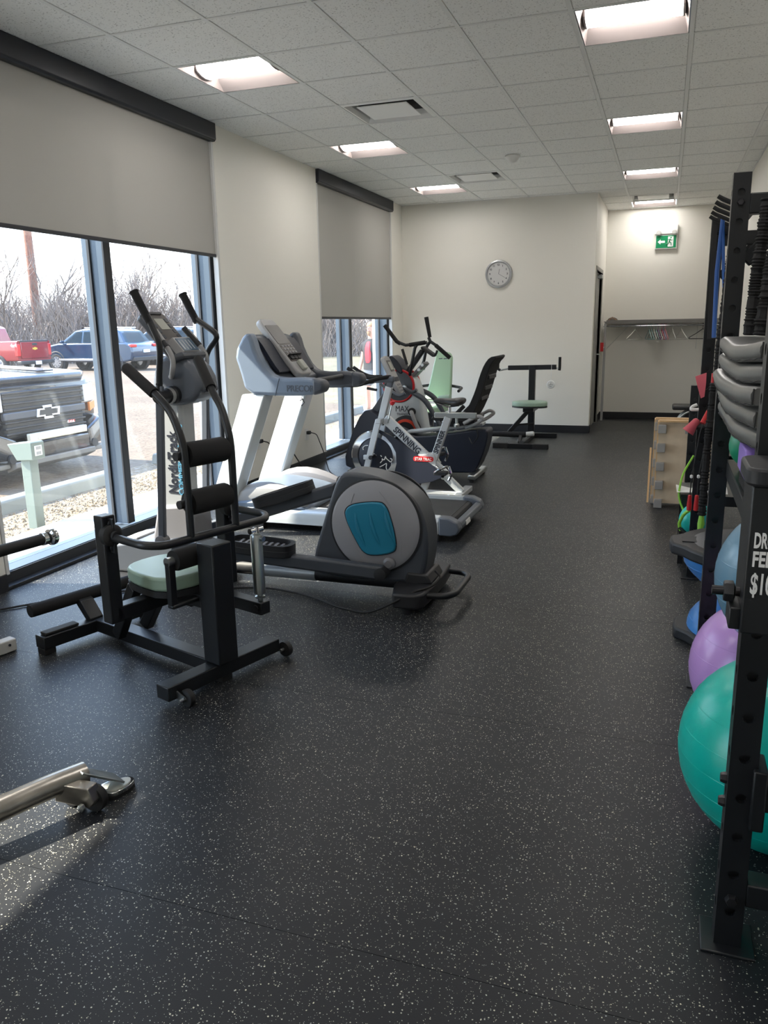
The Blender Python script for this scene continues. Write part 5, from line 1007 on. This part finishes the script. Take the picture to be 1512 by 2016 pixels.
# drop box with hand lettering
db = thing('drop_box', 'black steel drop-in fee box with white hand lettering on the near upright', 'payment box', (.30, 1.62, .86))
B().prism([(.17,.86),(.44,.86),(.44,1.155),(.17,1.155)], 1.60, 1.755).build('box_body', 'black_steel', db, bevel=.004)
B().prism(rrect(.158,.452,1.585,1.76,.03), 1.155, 1.19, 'XY').build('box_lid', 'black_plastic', db, bevel=.006)
B().box(.24,.38,1.63,1.645,1.189,1.192).build('coin_slot', 'zinc', db)
for s_, z, w_ in (('DROP', 1.037, .046), ('FEE', 1.0, .034), ('$10', .945, .039)):
    text(s_, 'hand_lettering', 'letter_white', db, (.181, 1.598, z), (1,0,0), (0,0,1), .041 if s_ != '$10' else .058, width=w_, bold=.0012)
B().cyl((.118,1.665,.925), (.17,1.665,.925), .0095).build('hitch_pin', 'bolt_dark', db); B().lathe((.14,1.665,.925), (1,0,0), [(.02,0),(.022,.004),(.022,.018),(.012,.022)], 6).build('hitch_nut', 'black_plastic', db)
B().box(.150,.172,1.62,1.70,.86,.905).build('side_clip', 'black_steel', db, bevel=.003)
# bands, ropes and handles
def bumpy(pts, r, amp, n, seed):
    rg = random.Random(seed); P_ = []; R_ = []
    for i in range(n+1):
        u = i/n*(len(pts)-1); k = min(int(u), len(pts)-2); f_ = u-k
        P_.append(Vector(pts[k])*(1-f_)+Vector(pts[k+1])*f_); R_.append(r*(1+(amp if i % 2 else -amp)+rg.uniform(-.13,.13)))
    return P_, R_
def rope(pts, r, label, n=60, amp=.14, seed=1, name='battle_sleeve', group=None):
    P_, R_ = bumpy(pts, r, amp, n, seed)
    return tag(B().tube(P_, R_, 9).build(name, 'black_foam', None), label, 'resistance tube', group)
rope([(.30,3.14,1.86),(.285,3.13,1.62),(.275,3.12,1.405)], .021, 'black scrunched tube sleeve hanging just right of the middle upright', 90, .09, 2)
rope([(.345,3.05,1.86),(.325,3.04,1.65),(.305,3.03,1.405)], .027, 'thicker black scrunched tube sleeve hanging beside the white wall', 90, .09, 3)
hk = thing('band_hook_rack', 'black band hook with five upturned pegs at the top of the far upright', 'hook rack', (.24, 4.68, 1.95))
for k in range(5):
    y = 4.62-k*.18
    B().tube([(.305,y,1.915),(.28,y,1.925),(.195,y,1.965),(.175,y,1.978)], [.0085,.009,.010,.009], 10).build('hook_peg', 'black_rubber', hk)
B().box(.30,.318,3.82,4.72,1.89,1.95).build('hook_plate', 'black_steel', hk, bevel=.004); B().box(.252,.318,4.71,4.80,1.89,1.95).build('mount_bracket', 'black_steel', hk, bevel=.004)
t = tag(B().tube([(.235,4.55,1.955),(.225,4.54,1.70),(.232,4.50,1.37)], .011, 8).tube([(.235,4.55,1.955),(.255,4.53,1.70),(.262,4.50,1.62)], .008, 8).build('resistance_band', 'band_blue', None), 'blue rubber resistance band hanging from the band hook', 'resistance band')
t = tag(B().beam((.205,4.64,1.95), (.215,4.60,1.36), .022, .006, up=(0,1,0)).build('resistance_band', 'black_rubber', None), 'flat black resistance band hanging beside the blue one', 'resistance band')
rope([(.285,4.40,1.95),(.272,4.39,1.70),(.255,4.36,1.30),(.25,4.34,1.12)], .020, 'long black scrunched tube sleeve hanging from the band hook', 130, .08, 4)
rope([(.235,4.22,1.16),(.225,4.20,.85),(.222,4.19,.50)], .019, 'black ribbed tube hanging below the hooks with a lime end', 90, .07, 5)
tag(B().tube([(.222,4.19,.50),(.222,4.19,.455),(.218,4.185,.42),(.205,4.18,.375)], [.012,.018,.012,.009], 10).build('strap_end', 'lime', None), 'lime green strap end below the black ribbed tube', 'strap')
for i, (x, y, z) in enumerate(((.172,4.50,.54),(.206,4.48,.545))):
    h_ = thing('tube_handle', ('shorter red handle hanging on a cable near the plywood boards' if i == 0 else 'longer red handle hanging on a cable beside the ribbed tube'), 'handle', (x, y, z-.05), group='red handles hanging on cables')
    B().lathe((x,y,z), (0,0,-1), [(.004,0),(.010,.004),(.011,.03),(.013,.06),(.013,.085),(.006,.09)], 12).build('grip', 'red', h_)
    B().tube([(x,y,z),(x+.002,y,z+.10),(x+.03,y+.03,z+.34),(.24,4.6,1.0)], .0035, 6).build('cable', 'black_rubber', h_)
    B().lathe((x+.001,y,z+.09), (0,0,1), [(.003,0),(.008,.004),(.008,.016),(.003,.02)], 8).build('cable_stop', 'white', h_)
for i, (p, q) in enumerate((((.235,4.32,1.20),(.237,4.32,1.06)), ((.225,4.30,1.02),(.198,4.27,.955)))):
    tag(B().tube([p, q], [.010,.014], 12).build('tube_handle', 'red', None), ('pinkish red foam handle hanging beside the grey pads' if i == 0 else 'bright red handle tilted below the pinkish one'), 'handle', 'red handles hanging on cables')
tag(B().loft([[(.16,4.62,1.165),(.16,4.63,1.165),(.215,4.62,1.185),(.215,4.61,1.185)], [(.175,4.60,1.11),(.175,4.61,1.11),(.215,4.60,1.13),(.215,4.59,1.13)], [(.195,4.60,1.05),(.195,4.61,1.05),(.212,4.60,1.06),(.212,4.59,1.06)]]).build('pennant_cloth', 'pink_cloth', None), 'red and white cloth hanging behind the far upright', 'cloth')
tag(B().lathe((.19,4.62,.935), (-.55,-.1,-.8), [(.012,0),(.02,.01),(.026,.05),(.034,.085),(.030,.085),(.02,.02)], 20).build('foam_cup', 'pink_cloth', None), 'pink cone-shaped cup hanging beside the far upright', 'cup')
st = thing('attachment_bar', 'short black attachment bar sticking out from the far upright', 'bar', (.23, 4.6, .89)); B().cyl((.165,4.62,.895), (.30,4.62,.89), .017).build('bar_tube', 'black_rubber', st); B().cyl((.155,4.62,.895), (.168,4.62,.895), .02).build('bar_cap', 'black_steel', st)
tag(B().tube([(.18,4.66,1.01),(.155,4.65,1.0),(.15,4.64,.985),(.19,4.64,.985)], .009, 8, fillet=.02).build('white_strap', 'white', None), 'small white strap on top of the short upright', 'strap')
# grey folded mats
pad_lbl = ['topmost grey vinyl pad of the stack on the rig', 'second grey vinyl pad from the top of the stack', 'middle grey vinyl pad sticking out furthest from the stack', 'second grey vinyl pad from the bottom of the stack', 'bottom grey vinyl pad of the stack on the rig']
for k in range(5):
    z = 1.378-k*.056; y0, y1 = 2.40, 3.12; x1 = .62; th = .054; dx_ = (.0, .006, -.012, .002, .012)[k]
    def edge(u, k=k): return .245-.062*u**.8+dx_+.004*math.sin(u*9+k*1.7), y0+(y1-y0)*u, z-.022*math.sin(PI*(1-u)**.8)-.007*k*(1-u)
    rings = []
    for i in range(17):
        u = i/16; ex_, y, zz = edge(u)
        prof = [(.010, -.5), (.001, -.34), (-.003, -.1), (-.003, .15), (.002, .36), (.012, .5), (x1-ex_-.02, .5), (x1-ex_, .3), (x1-ex_, -.3), (x1-ex_-.02, -.5)]
        e = .86 if i in (0, 16) else 1
        rings.append([(ex_+px, y, zz+pz*th*e) for px, pz in prof])
    pt_ = thing('folded_pad', pad_lbl[k], 'exercise mat', (.4, 2.78, z-.025), group='grey vinyl pads stacked on the rig')
    B().loft(rings).build('pad_cover', 'mat_grey', pt_, angle=50)
    B().tube([(edge(i/16)[0]+.002, edge(i/16)[1], edge(i/16)[2]-.021+.002*math.sin(i*2.3)) for i in range(17)], .0022, 6).build('seam', 'black_rubber', pt_)
    q = edge(0); B().tube([(q[0]+.004, q[1]-.001, q[2]+.022), (q[0]+.001, q[1]-.001, q[2]-.022)], .0025, 6).build('end_seam', 'black_rubber', pt_)
# balls
def ball(c, r, m, label, plug=True):
    t = thing('exercise_ball', label, 'exercise ball', (c[0], c[1], c[2]-r), group='inflated exercise balls in the rig')
    B().sphere(c, r, 48, 24).build('ball_skin', m, t)
    for k in (-.5, -.25, 0, .25, .5): B().lathe((c[0],c[1],c[2]+r*k), (0,0,1), [(math.sqrt(1-k*k)*r-.0006,-.002),(math.sqrt(1-k*k)*r+.0004,0),(math.sqrt(1-k*k)*r-.0006,.002)], 48, ring=True).build('ball_rib', m, t)
ball((.376,2.25,.275), .275, 'ball_teal', 'big teal exercise ball on the floor behind the near upright')
ball((.395,2.86,.26), .25, 'ball_purple', 'purple exercise ball on the floor between two uprights')
ball((.42,2.56,.688), .235, 'ball_bluegrey', 'slate blue exercise ball resting on top of the other balls')
tag(B().sphere((.318,3.02,1.031), .087, 32, 16).build('medicine_ball', 'ball_green', None), 'green ball on the rig shelf under the grey pads', 'ball')
tag(B().prism([(2.50,1.0),(2.74,1.0),(2.74,1.068),(2.715,1.085),(2.525,1.085),(2.50,1.068)], .24, .38, 'YZ').build('yoga_block', 'foam_purple', None, bevel=.004), 'purple foam yoga block on the rig shelf', 'yoga block')
tag(B().prism(rrect(.25,.55,2.46,2.80,.04), .943, .999, 'XY').build('balance_pad', 'black_foam', None, bevel=.008), 'black foam cushion under the purple yoga block', 'balance pad')
def bosu(c, flip, label):
    t = thing('balance_trainer', label, 'balance trainer', (c[0], c[1], c[2]), group='blue half-ball balance trainers')
    s = -1 if flip else 1; R = .30
    z0 = c[2]+(.235 if flip else 0)
    out = []
    for k in range(32):
        a = 2*PI*k/32; r_ = .325 if abs(math.cos(a)) < .93 else .36
        out.append((c[0]+math.cos(a)*r_, c[1]+math.sin(a)*r_))
    p = B().prism(out, z0, z0+s*.055, 'XY').build('platform', 'black_plastic', t, bevel=.012)
    B().lathe((c[0],c[1],z0-s*.001), (0,0,-s), [(.26,0),(.24,.004),(.001,.004)], 32).build('platform_recess', 'dark_grey_plastic', p)
    for a in (PI, 0): B().box(c[0]+math.cos(a)*.27-.035, c[0]+math.cos(a)*.27+.035, c[1]-.05, c[1]+.05, min(z0, z0-s*.004), max(z0, z0-s*.004)).build('grip_slot', 'frame_dark', p)
    prof = [(R*math.cos(a), .05+.185*math.sin(a)) for a in [PI/2*i/14 for i in range(15)]]
    d = B().lathe((c[0],c[1],z0), (0,0,s), prof, 48).build('dome', 'bosu_blue', t)
    for q in (.10, .17): rr_ = R*math.sqrt(max(0, 1-((q-.05)/.185)**2)); B().lathe((c[0],c[1],z0+s*q), (0,0,1), [(rr_-.001,-.004),(rr_+.0025,0),(rr_-.001,.004)], 48, ring=True).build('dome_ring', 'bosu_blue', d)
bosu((.47,3.82,0), False, 'blue balance trainer on the floor with its dome upward')
bosu((.43,3.80,.236), True, 'blue balance trainer lying upside down, black platform on top')
tag(B().sphere((.235,4.93,.30), .10, 24, 12).build('soft_ball', 'ball_cyan', None), 'small turquoise ball with lime straps beside the far upright', 'ball')
tag(B().sphere((.205,4.80,.165), .06, 20, 10).build('soft_ball', 'ball_pink', None), 'small pink ball near the turquoise ball', 'ball')
ls = thing('strap_harness', 'lime and black strap looped over the turquoise ball', 'strap', (.17, 4.85, .3))
B().tube([(.21,4.80,.40),(.16,4.83,.36),(.135,4.85,.29),(.15,4.85,.25)], .010, 8, fillet=.03).build('strap_loop', 'lime', ls); B().beam((.14,4.845,.27), (.22,4.82,.20), .024, .012).build('strap_web', 'black_rubber', ls); B().tube([(.20,5.1,.66),(.14,5.05,.55),(.125,5.0,.42),(.16,4.98,.34)], .006, 8, fillet=.08).build('strap_tube', 'lime', ls)
shl = thing('storage_shelf', 'low black storage shelf behind the far upright with a grey top sheet', 'shelf', (.4, 5.15, 0)); 
for x in (.16, .66):
    for y in (5.02, 5.38): B().box(x-.015,x+.015,y-.015,y+.015,0,.43).build('shelf_leg', 'black_steel', shl)
B().box(.14,.68,5.0,5.4,.42,.435).build('shelf_board', 'black_steel', shl); B().box(.14,.68,5.0,5.4,.10,.115).build('shelf_board', 'black_steel', shl)
tag(B().add([(.115,4.985,.452),(.20,4.985,.455),(.40,4.99,.452),(.40,5.12,.47),(.20,5.12,.455),(.11,5.11,.475)], [(0,1,4,5),(1,2,3,4)]).build('paper_sheet', 'paper', None, smooth=False, fix=False), 'creased white sheet lying on the low shelf', 'paper')
tag(B().lathe((.235,5.18,.115), (0,0,1), [(.001,0),(.05,0),(.055,.01),(.055,.13),(.035,.16),(.035,.175),(.001,.175)], 20).build('clear_jar', 'car_glass', None), 'dark clear jar on the lower level of the low shelf', 'jar')
bt_ = thing('shaker_bottle', 'grey shaker bottle with an orange ring on the rig', 'bottle', (.272, 4.10, .65)); B().lathe((.272,4.10,.65), (0,0,1), [(.02,0),(.026,.01),(.026,.13),(.02,.14)], 18).build('bottle_body', 'dark_grey_plastic', bt_); B().lathe((.272,4.10,.79), (0,0,1), [(.028,0),(.028,.025),(.024,.03)], 18).build('bottle_ring', 'orange', bt_); B().lathe((.272,4.10,.82), (0,0,1), [(.022,0),(.024,.03),(.012,.045),(.012,.06)], 18).build('bottle_cap', 'grey_plastic', bt_); B().tube([(.272,4.10,.87),(.272,4.12,1.0),(.275,4.15,1.12)], .003, 6).build('bottle_cord', 'white', bt_)
# plywood step boards
for k in range(2):
    dx, dy = (-.018, .0) if k == 0 else (-.045, .16)
    pb_ = thing('step_board', ('front plywood step board with grey foam blocks' if k == 0 else 'rear plywood step board behind the front one'), 'step board', (.15+dx, 6.6+dy, 0), group='plywood boards leaning by the rig')
    x0, y0 = dx+.0, 6.60+dy
    B().box(x0+.005,.42+dx,y0,y0+.02,.03,.685).build('board', 'plywood', pb_, bevel=.002); B().box(x0+.005,.42+dx,y0-.03,y0+.03,.685,.70).build('top_ledge', 'plyedge', pb_, bevel=.002); B().box(x0-.004,x0+.006,y0,y0+.12,.03,.685).build('side_panel', 'plyedge', pb_, bevel=.002)
    for z in (.0, .15, .30, .45, .60): B().box(x0+.0,x0+.062,y0-.055,y0+.0,z,z+.065).build('foam_block', 'grey_pad', pb_, bevel=.003)
    B().box(x0+.20,x0+.262,y0-.055,y0,.60,.665).build('foam_block', 'grey_pad', pb_, bevel=.003)
tag(B().prism([(6.74,0),(6.76,0),(7.0,.42),(6.98,.42)], -.075, -.06, 'YZ').build('plywood_strip', 'plyedge', None), 'thin plywood strip leaning against the step boards', 'board')
bn = thing('utility_bench', 'black padded bench at the far end by the alcove', 'bench', (.45, 10.4, 0)); B().box(.12,.78,10.25,10.55,.40,.455).build('pad', 'black_vinyl', bn, bevel=.02, segs=3)
B().tube([(.16,10.30,.01),(.20,10.30,.30),(.30,10.30,.385),(.75,10.30,.385)], .016, 10, fillet=.08).tube([(.16,10.5,.01),(.20,10.5,.30),(.30,10.5,.385),(.75,10.5,.385)], .016, 10, fillet=.08).build('frame', 'zinc', bn); B().tube([(.20,10.30,.30),(.72,10.30,.30),(.72,10.30,.01)], .014, 10).tube([(.72,10.5,.01),(.72,10.5,.385)], .014, 10).build('rear_leg', 'zinc', bn)
# foreground pole at the lower right
fp = thing('exercise_pole', 'dark pole with a blue taped end leaning at the lower right corner', 'pole', (.26, 1.22, 0))
B().tube([(.245,1.205,.30),(.315,1.45,.62),(.62,1.70,1.50)], .0175, 14).build('pole_shaft', 'black_rubber', fp); B().tube([(.225,1.14,.215),(.2455,1.207,.305)], .020, 14).build('tape_end', 'tape_blue', fp); B().tube([(.19,1.02,.04),(.225,1.14,.215)], .0175, 14).build('pole_tip', 'black_rubber', fp); B().lathe((.187,1.012,0), (0,0,1), [(.03,0),(.03,.02),(.02,.05)], 14).build('rubber_foot', 'black_rubber', fp)

# ------------------------------------------------------------------ alcove, wall items
ck = thing('wall_clock', 'round silver wall clock with white face on the back wall', 'clock', (-2.17, YB-.02, 2.11))
B().lathe((-2.17,YB,2.11), (0,-1,0), [(.172,0),(.182,.015),(.178,.035),(.16,.04),(.152,.028),(.152,.0)], 64, ring=True).build('clock_rim', 'clock_rim', ck)
B().lathe((-2.17,YB,2.11), (0,-1,0), [(.155,0),(.155,.018),(.001,.018)], 48).build('clock_face', 'clock_face', ck)
for k in range(12):
    a = PI/2-2*PI*(k+1)/12; s_ = str(k+1); text(s_, 'clock_numeral', 'letter_dark', ck, (-2.17+.118*math.cos(a)-.0085*len(s_), YB-.02, 2.11+.118*math.sin(a)-.011), (1,0,0), (0,0,1), .034, thick=.0005, bold=.0008)
for k in range(60):
    if k % 5 == 0 or True: a = 2*PI*k/60; B().beam((-2.17+.140*math.cos(a),YB-.0185,2.11+.140*math.sin(a)), (-2.17+.148*math.cos(a),YB-.0185,2.11+.148*math.sin(a)), .002, .001, up=(0,1,0)).build('minute_mark', 'letter_dark', ck, smooth=False)
for L_, ang, w_ in ((.065, PI/2-2*PI*(20/60)/12-.0, .006), (.10, PI/2-2*PI*20/60, .0045)): B().beam((-2.17,YB-.022,2.11), (-2.17+L_*math.cos(ang),YB-.022,2.11+L_*math.sin(ang)), w_, .001, up=(0,1,0)).build('clock_hand', 'grey_plastic', ck, smooth=False)
ex = thing('exit_sign', 'green running-man exit sign with white emergency lamp head', 'exit sign', (-.08, YA-.03, 2.5))
B().box(-.245,.075,YA-.06,YA,2.675,2.805).build('lamp_housing', 'housing_white', ex, bevel=.012)
for x in (-.19, .02): B().lathe((x,YA-.06,2.715), (0,-1,-.35), [(.03,0),(.034,.03),(.032,.045),(.026,.046),(.001,.044)], 20).build('lamp_head', 'housing_white', ex)
B().box(-.235,.065,YA-.045,YA,2.475,2.675).build('sign_frame', 'housing_white', ex, bevel=.004)
B().box(-.222,.052,YA-.049,YA-.044,2.49,2.66).build('sign_panel', 'exit_green', ex)
def sy(pts, name='pictogram', m='letter_white', y=YA-.0505): return B().prism(pts, y-.0006, y+.0006).build(name, m, ex, smooth=False)
sy([(-.06,2.505),(.015,2.505),(.015,2.645),(-.06,2.645)], 'pictogram_door'); sy([(-.20,2.575),(-.16,2.61),(-.16,2.59),(-.10,2.59),(-.10,2.56),(-.16,2.56),(-.16,2.54)], 'pictogram_arrow')
yy = YA-.0525
B().lathe((-.02,yy,2.628), (0,1,0), [(.011,0),(.011,.001)], 14).tube([(-.03,yy,2.612),(-.042,yy,2.575)], .009, 6).tube([(-.03,yy,2.61),(-.005,yy,2.59),(.005,yy,2.60)], .005, 6).tube([(-.034,yy,2.608),(-.062,yy,2.60),(-.066,yy,2.58)], .005, 6).tube([(-.042,yy,2.575),(-.015,yy,2.555),(-.012,yy,2.52)], .0065, 6).tube([(-.042,yy,2.575),(-.055,yy,2.545),(-.085,yy,2.54)], .0065, 6).build('pictogram_figure', 'exit_green', ex)
shf = thing('coat_shelf', 'long grey coat shelf with a hanging rod on the alcove wall', 'shelf', (-.05, YA-.2, 1.4))
B().box(XI+.05,XR,YA-.34,YA,1.432,1.452).build('shelf_board', 'shelf_grey', shf, bevel=.003); B().box(XI+.07,XR,YA-.345,YA-.335,1.43,1.482).build('shelf_lip', 'shelf_grey', shf, bevel=.002)
B().tube([(XI+.03,YA-.30,1.395),(XR,YA-.30,1.395)], .014, 12).build('hanging_rod', 'chrome', shf)
B().box(XI+.04,XI+.075,YA-.33,YA-.295,.0,1.44).build('end_post', 'light_grey_plastic', shf, bevel=.003)
for x in (-.50, .42): B().tube([(x,YA-.29,1.43),(x-.0,YA-.01,1.05)] if x > 0 else [(x,YA-.29,1.43),(XI+.06,YA-.01,1.05)], .0025, 6).build('wire_brace', 'zinc', shf)
cp_ = thing('baseball_cap', 'crumpled brown cap lying on the coat shelf', 'cap', (-.78, YA-.22, 1.452)); B().sphere((-.77,YA-.22,1.452), .085, 20, 8, sz=.85, z0=0).build('cap_crown', 'cap_brown', cp_); B().prism(smooth_poly([(-.90,YA-.30),(-.64,YA-.30),(-.66,YA-.16),(-.88,YA-.16)], 2), 1.4525, 1.462, 'XY').build('cap_brim', 'frame_dark', cp_); B().tube([(-.83,YA-.29,1.47),(-.77,YA-.30,1.525),(-.71,YA-.29,1.48)], .006, 6).build('cap_seam', 'hair', cp_)
def hanger(x, m, label, rz, swing=0.):
    t = thing('coat_hanger', label, 'coat hanger', (x, YA-.30, 1.20), rz, local=True, group='coat hangers on the rod')
    B().tube([(0,.014,.205),(0,.018,.218),(0,0,.2305-.018),(0,-.018,.216),(0,-.012,.198),(0,0,.18),(0,0,.14)], .0035, 6, fillet=.012).build('hook', m, t)
    B().tube([(0,0,.14),(-.10,0,.07),(-.19,0,.018),(-.195,0,.004),(-.185,0,0),(.185,0,0),(.195,0,.004),(.19,0,.018),(.10,0,.07),(0,0,.14)], .0055, 6, fillet=.02).build('hanger_frame', m, t)
    return t
HG = [(-.44,'hanger_white','pale wire hanger alone at the left of the rod',1.0), (-.245,'hanger_teal','leftmost teal hanger of the bunched hangers',1.82), (-.21,'hanger_teal','second teal hanger of the bunch',1.82), (-.18,'hanger_white','pale hanger among the teal ones',1.82), (-.15,'hanger_teal','third teal hanger of the bunch',1.82), (-.12,'hanger_violet','dark violet hanger in the bunch',1.82), (-.095,'hanger_white','white hanger beside the violet one',1.82), (-.07,'hanger_pink','first pink hanger of the bunch',1.82), (-.045,'hanger_violet','violet hanger between two pink ones',1.82), (-.02,'hanger_pink','rightmost pink hanger of the bunch',1.82), (.08,'hanger_white','cream hanger just right of the bunch',1.82), (.20,'hanger_white','cream hanger right of the other cream one',2.0), (.49,'hanger_black','black plastic hanger facing forward on the rod',2.75), (.70,'hanger_black','black hanger half hidden behind the rig',2.6)]
for x, m, lb, rz in HG: hanger(x-.0, m, lb, rz+PI/2*0)
fa = thing('fire_alarm_pull', 'small red alarm box on the alcove side wall', 'fire alarm', (XI+.02, 12.45, 1.09)); B().box(XI,XI+.045,12.40,12.50,1.03,1.16).build('alarm_body', 'red', fa, bevel=.005); B().box(XI+.045,XI+.055,12.42,12.48,1.08,1.10).build('pull_bar', 'white', fa)
for i, (y, z) in enumerate(((6.51,.42), (7.58,.36))):
    ot = thing('wall_outlet', ('wall outlet with a black plug behind the near treadmill leg' if i == 0 else 'wall outlet with a black plug nearer the far window'), 'outlet', (XL, y, z), group='wall outlets by the treadmill')
    B().box(XL,XL+.008,y-.04,y+.04,z-.06,z+.06).build('cover_plate', 'white_plate', ot, bevel=.003); B().box(XL+.008,XL+.045,y-.02,y+.03,z+.0,z+.035).build('plug', 'black_plastic', ot, bevel=.006)
tag(B().tube([(XL+.04,6.53,.437),(XL+.10,6.55,.42),(XL+.22,6.40,.22),(XL+.30,6.2,.02),(XL+.4,5.95,.006),(XL+.7,5.93,.006)], .006, 8, fillet=.08).build('extension_cord', 'black_rubber', None), 'short black cord from the near outlet to the treadmill', 'cord')
tag(B().tube([(XL+.04,7.60,.377),(XL+.10,7.62,.36),(XL+.24,7.5,.16),(XL+.34,7.35,.02),(XL+.55,7.1,.006),(XL+.85,6.85,.006)], .005, 8, fillet=.1).build('extension_cord', 'black_rubber', None), 'thin black cord curving across the floor from the far outlet', 'cord')

# ------------------------------------------------------------------ man outside the far window
pm = thing('person', 'bearded person in black tee with red chest panel, grey shorts, standing outside', 'person', (-4.88, 13.35, -.085), math.radians(-108), local=True); pm.scale = (.89, .89, .89)
# local +x is where he faces
def skin_fig(name, m, joints, edges, parent, sub=2, root=0):
    me = bpy.data.meshes.new(name); me.from_pydata([j[0] for j in joints], edges, []); me.materials.append(MATS[m])
    o = bpy.data.objects.new(name, me); COL.objects.link(o); o.parent = parent
    o.modifiers.new('skin', 'SKIN').use_smooth_shade = True
    for v, j in zip(me.skin_vertices[0].data, joints): v.radius = j[1]; v.use_root = False
    me.skin_vertices[0].data[root].use_root = True
    q = o.modifiers.new('sub', 'SUBSURF'); q.levels = sub; q.render_levels = sub
    ROOT[o.name] = ROOT[parent.name]; return o
J = [((0,0,.95),(.09,.09)), ((0,0,1.12),(.09,.09)), ((.01,0,1.30),(.09,.09)), ((0,0,1.44),(.075,.075)), ((0,0,1.52),(.058,.058)), ((.02,0,1.60),(.075,.07)), ((.025,0,1.70),(.095,.078)), ((.015,0,1.77),(.065,.06)),
     ((0,.17,1.41),(.055,.055)), ((-.02,.25,1.15),(.045,.045)), ((.06,.27,.92),(.034,.034)), ((.08,.27,.84),(.036,.028)),
     ((0,-.17,1.41),(.055,.055)), ((-.02,-.25,1.15),(.045,.045)), ((.06,-.27,.92),(.034,.034)), ((.08,-.27,.84),(.036,.028)),
     ((0,.10,.86),(.09,.09)), ((.02,.11,.50),(.062,.062)), ((0,.12,.28),(.06,.06)), ((-.01,.12,.09),(.042,.042)),
     ((0,-.10,.86),(.09,.09)), ((.03,-.11,.50),(.062,.062)), ((.0,-.12,.28),(.06,.06)), ((0,-.12,.09),(.042,.042))]
E_ = [(0,1),(1,2),(2,3),(3,4),(4,5),(5,6),(6,7),(3,8),(8,9),(9,10),(10,11),(3,12),(12,13),(13,14),(14,15),(0,16),(16,17),(17,18),(18,19),(0,20),(20,21),(21,22),(22,23)]
bd = skin_fig('body', 'skin', J, E_, pm)
for s in (1, -1):
    for k in range(4):
        y = s*(.255+.0)-s*.0; fx = .055+k*.018
        skin_fig('finger', 'skin', [((fx+.02,s*.27,.80),(.010,.010)), ((fx+.03,s*.268,.755-.008*(1 if k in (0,3) else 0)),(.009,.009)), ((fx+.03,s*.258,.725),(.008,.008))], [(0,1),(1,2)], bd, 1)
    skin_fig('thumb', 'skin', [((.115,s*.262,.84),(.011,.011)), ((.14,s*.252,.805),(.010,.010)), ((.142,s*.245,.775),(.008,.008))], [(0,1),(1,2)], bd, 1)
    skin_fig('shoe', 'shoe', [((-.06,s*.12,.045),(.045,.045)), ((.06,s*.125,.05),(.05,.05)), ((.17,s*.135,.035),(.036,.045))], [(0,1),(1,2)], pm, 1)
    skin_fig('short_leg', 'shorts_grey', [((0,s*.09,.92),(.12,.12)), ((.01,s*.11,.70),(.108,.108)), ((.02,s*.115,.54),(.105,.105))], [(0,1),(1,2)], pm)
    skin_fig('sleeve', 'tee_black', [((0,s*.12,1.40),(.09,.09)), ((0,s*.195,1.37),(.09,.09)), ((-.015,s*.235,1.22),(.082,.082))], [(0,1),(1,2)], pm)
    B().sphere((.108,s*.033,1.705), .009, 10, 6).build('eye', 'letter_dark', bd); B().sphere((.02,s*.082,1.69), .022, 10, 6, sz=1.4).build('ear', 'skin', bd)
def ell(z, rx, ry, cx_=0.): return [(cx_+rx*math.cos(2*PI*k/20), ry*math.sin(2*PI*k/20), z) for k in range(20)]
B().loft([ell(.74,.13,.185), ell(.86,.14,.195), ell(1.0,.135,.18)]).build('short_waist', 'shorts_grey', pm)
B().loft([ell(.90,.15,.195), ell(1.0,.148,.19), ell(1.15,.14,.19), ell(1.30,.145,.215,.01), ell(1.40,.125,.215), ell(1.46,.09,.16), ell(1.50,.065,.075)]).build('tee_shirt', 'tee_black', pm)
B().loft([[(.10,-.08,1.0),(.10,.08,1.0),(.172,.055,1.0),(.172,-.055,1.0)],[(.09,-.09,1.15),(.09,.09,1.15),(.175,.07,1.15),(.175,-.07,1.15)],[(.10,-.10,1.32),(.10,.10,1.32),(.185,.075,1.32),(.185,-.075,1.32)],[(.04,-.08,1.46),(.04,.08,1.46),(.115,.06,1.47),(.115,-.06,1.47)]]).build('chest_panel', 'shirt_red', pm, sub=1)
B().sphere((.005,0,1.735), .098, 20, 10, sz=.95, z0=.0).build('hair', 'hair', bd); B().loft([[(.06,-.06,1.66),(.06,.06,1.66),(.115,.045,1.655),(.125,0,1.65),(.115,-.045,1.655)],[(.05,-.055,1.60),(.05,.055,1.60),(.115,.04,1.59),(.128,0,1.585),(.115,-.04,1.59)],[(.06,-.025,1.55),(.06,.025,1.55),(.10,.018,1.545),(.105,0,1.54),(.10,-.018,1.545)]]).build('beard', 'hair', bd, sub=1)
B().loft([[(.10,-.012,1.71),(.10,.012,1.71),(.115,0,1.71)],[(.10,-.016,1.665),(.10,.016,1.665),(.135,0,1.668)]]).build('nose', 'skin', bd); B().beam((.122,-.02,1.645), (.122,.02,1.645), .008, .008).build('mouth', 'ball_pink', bd)
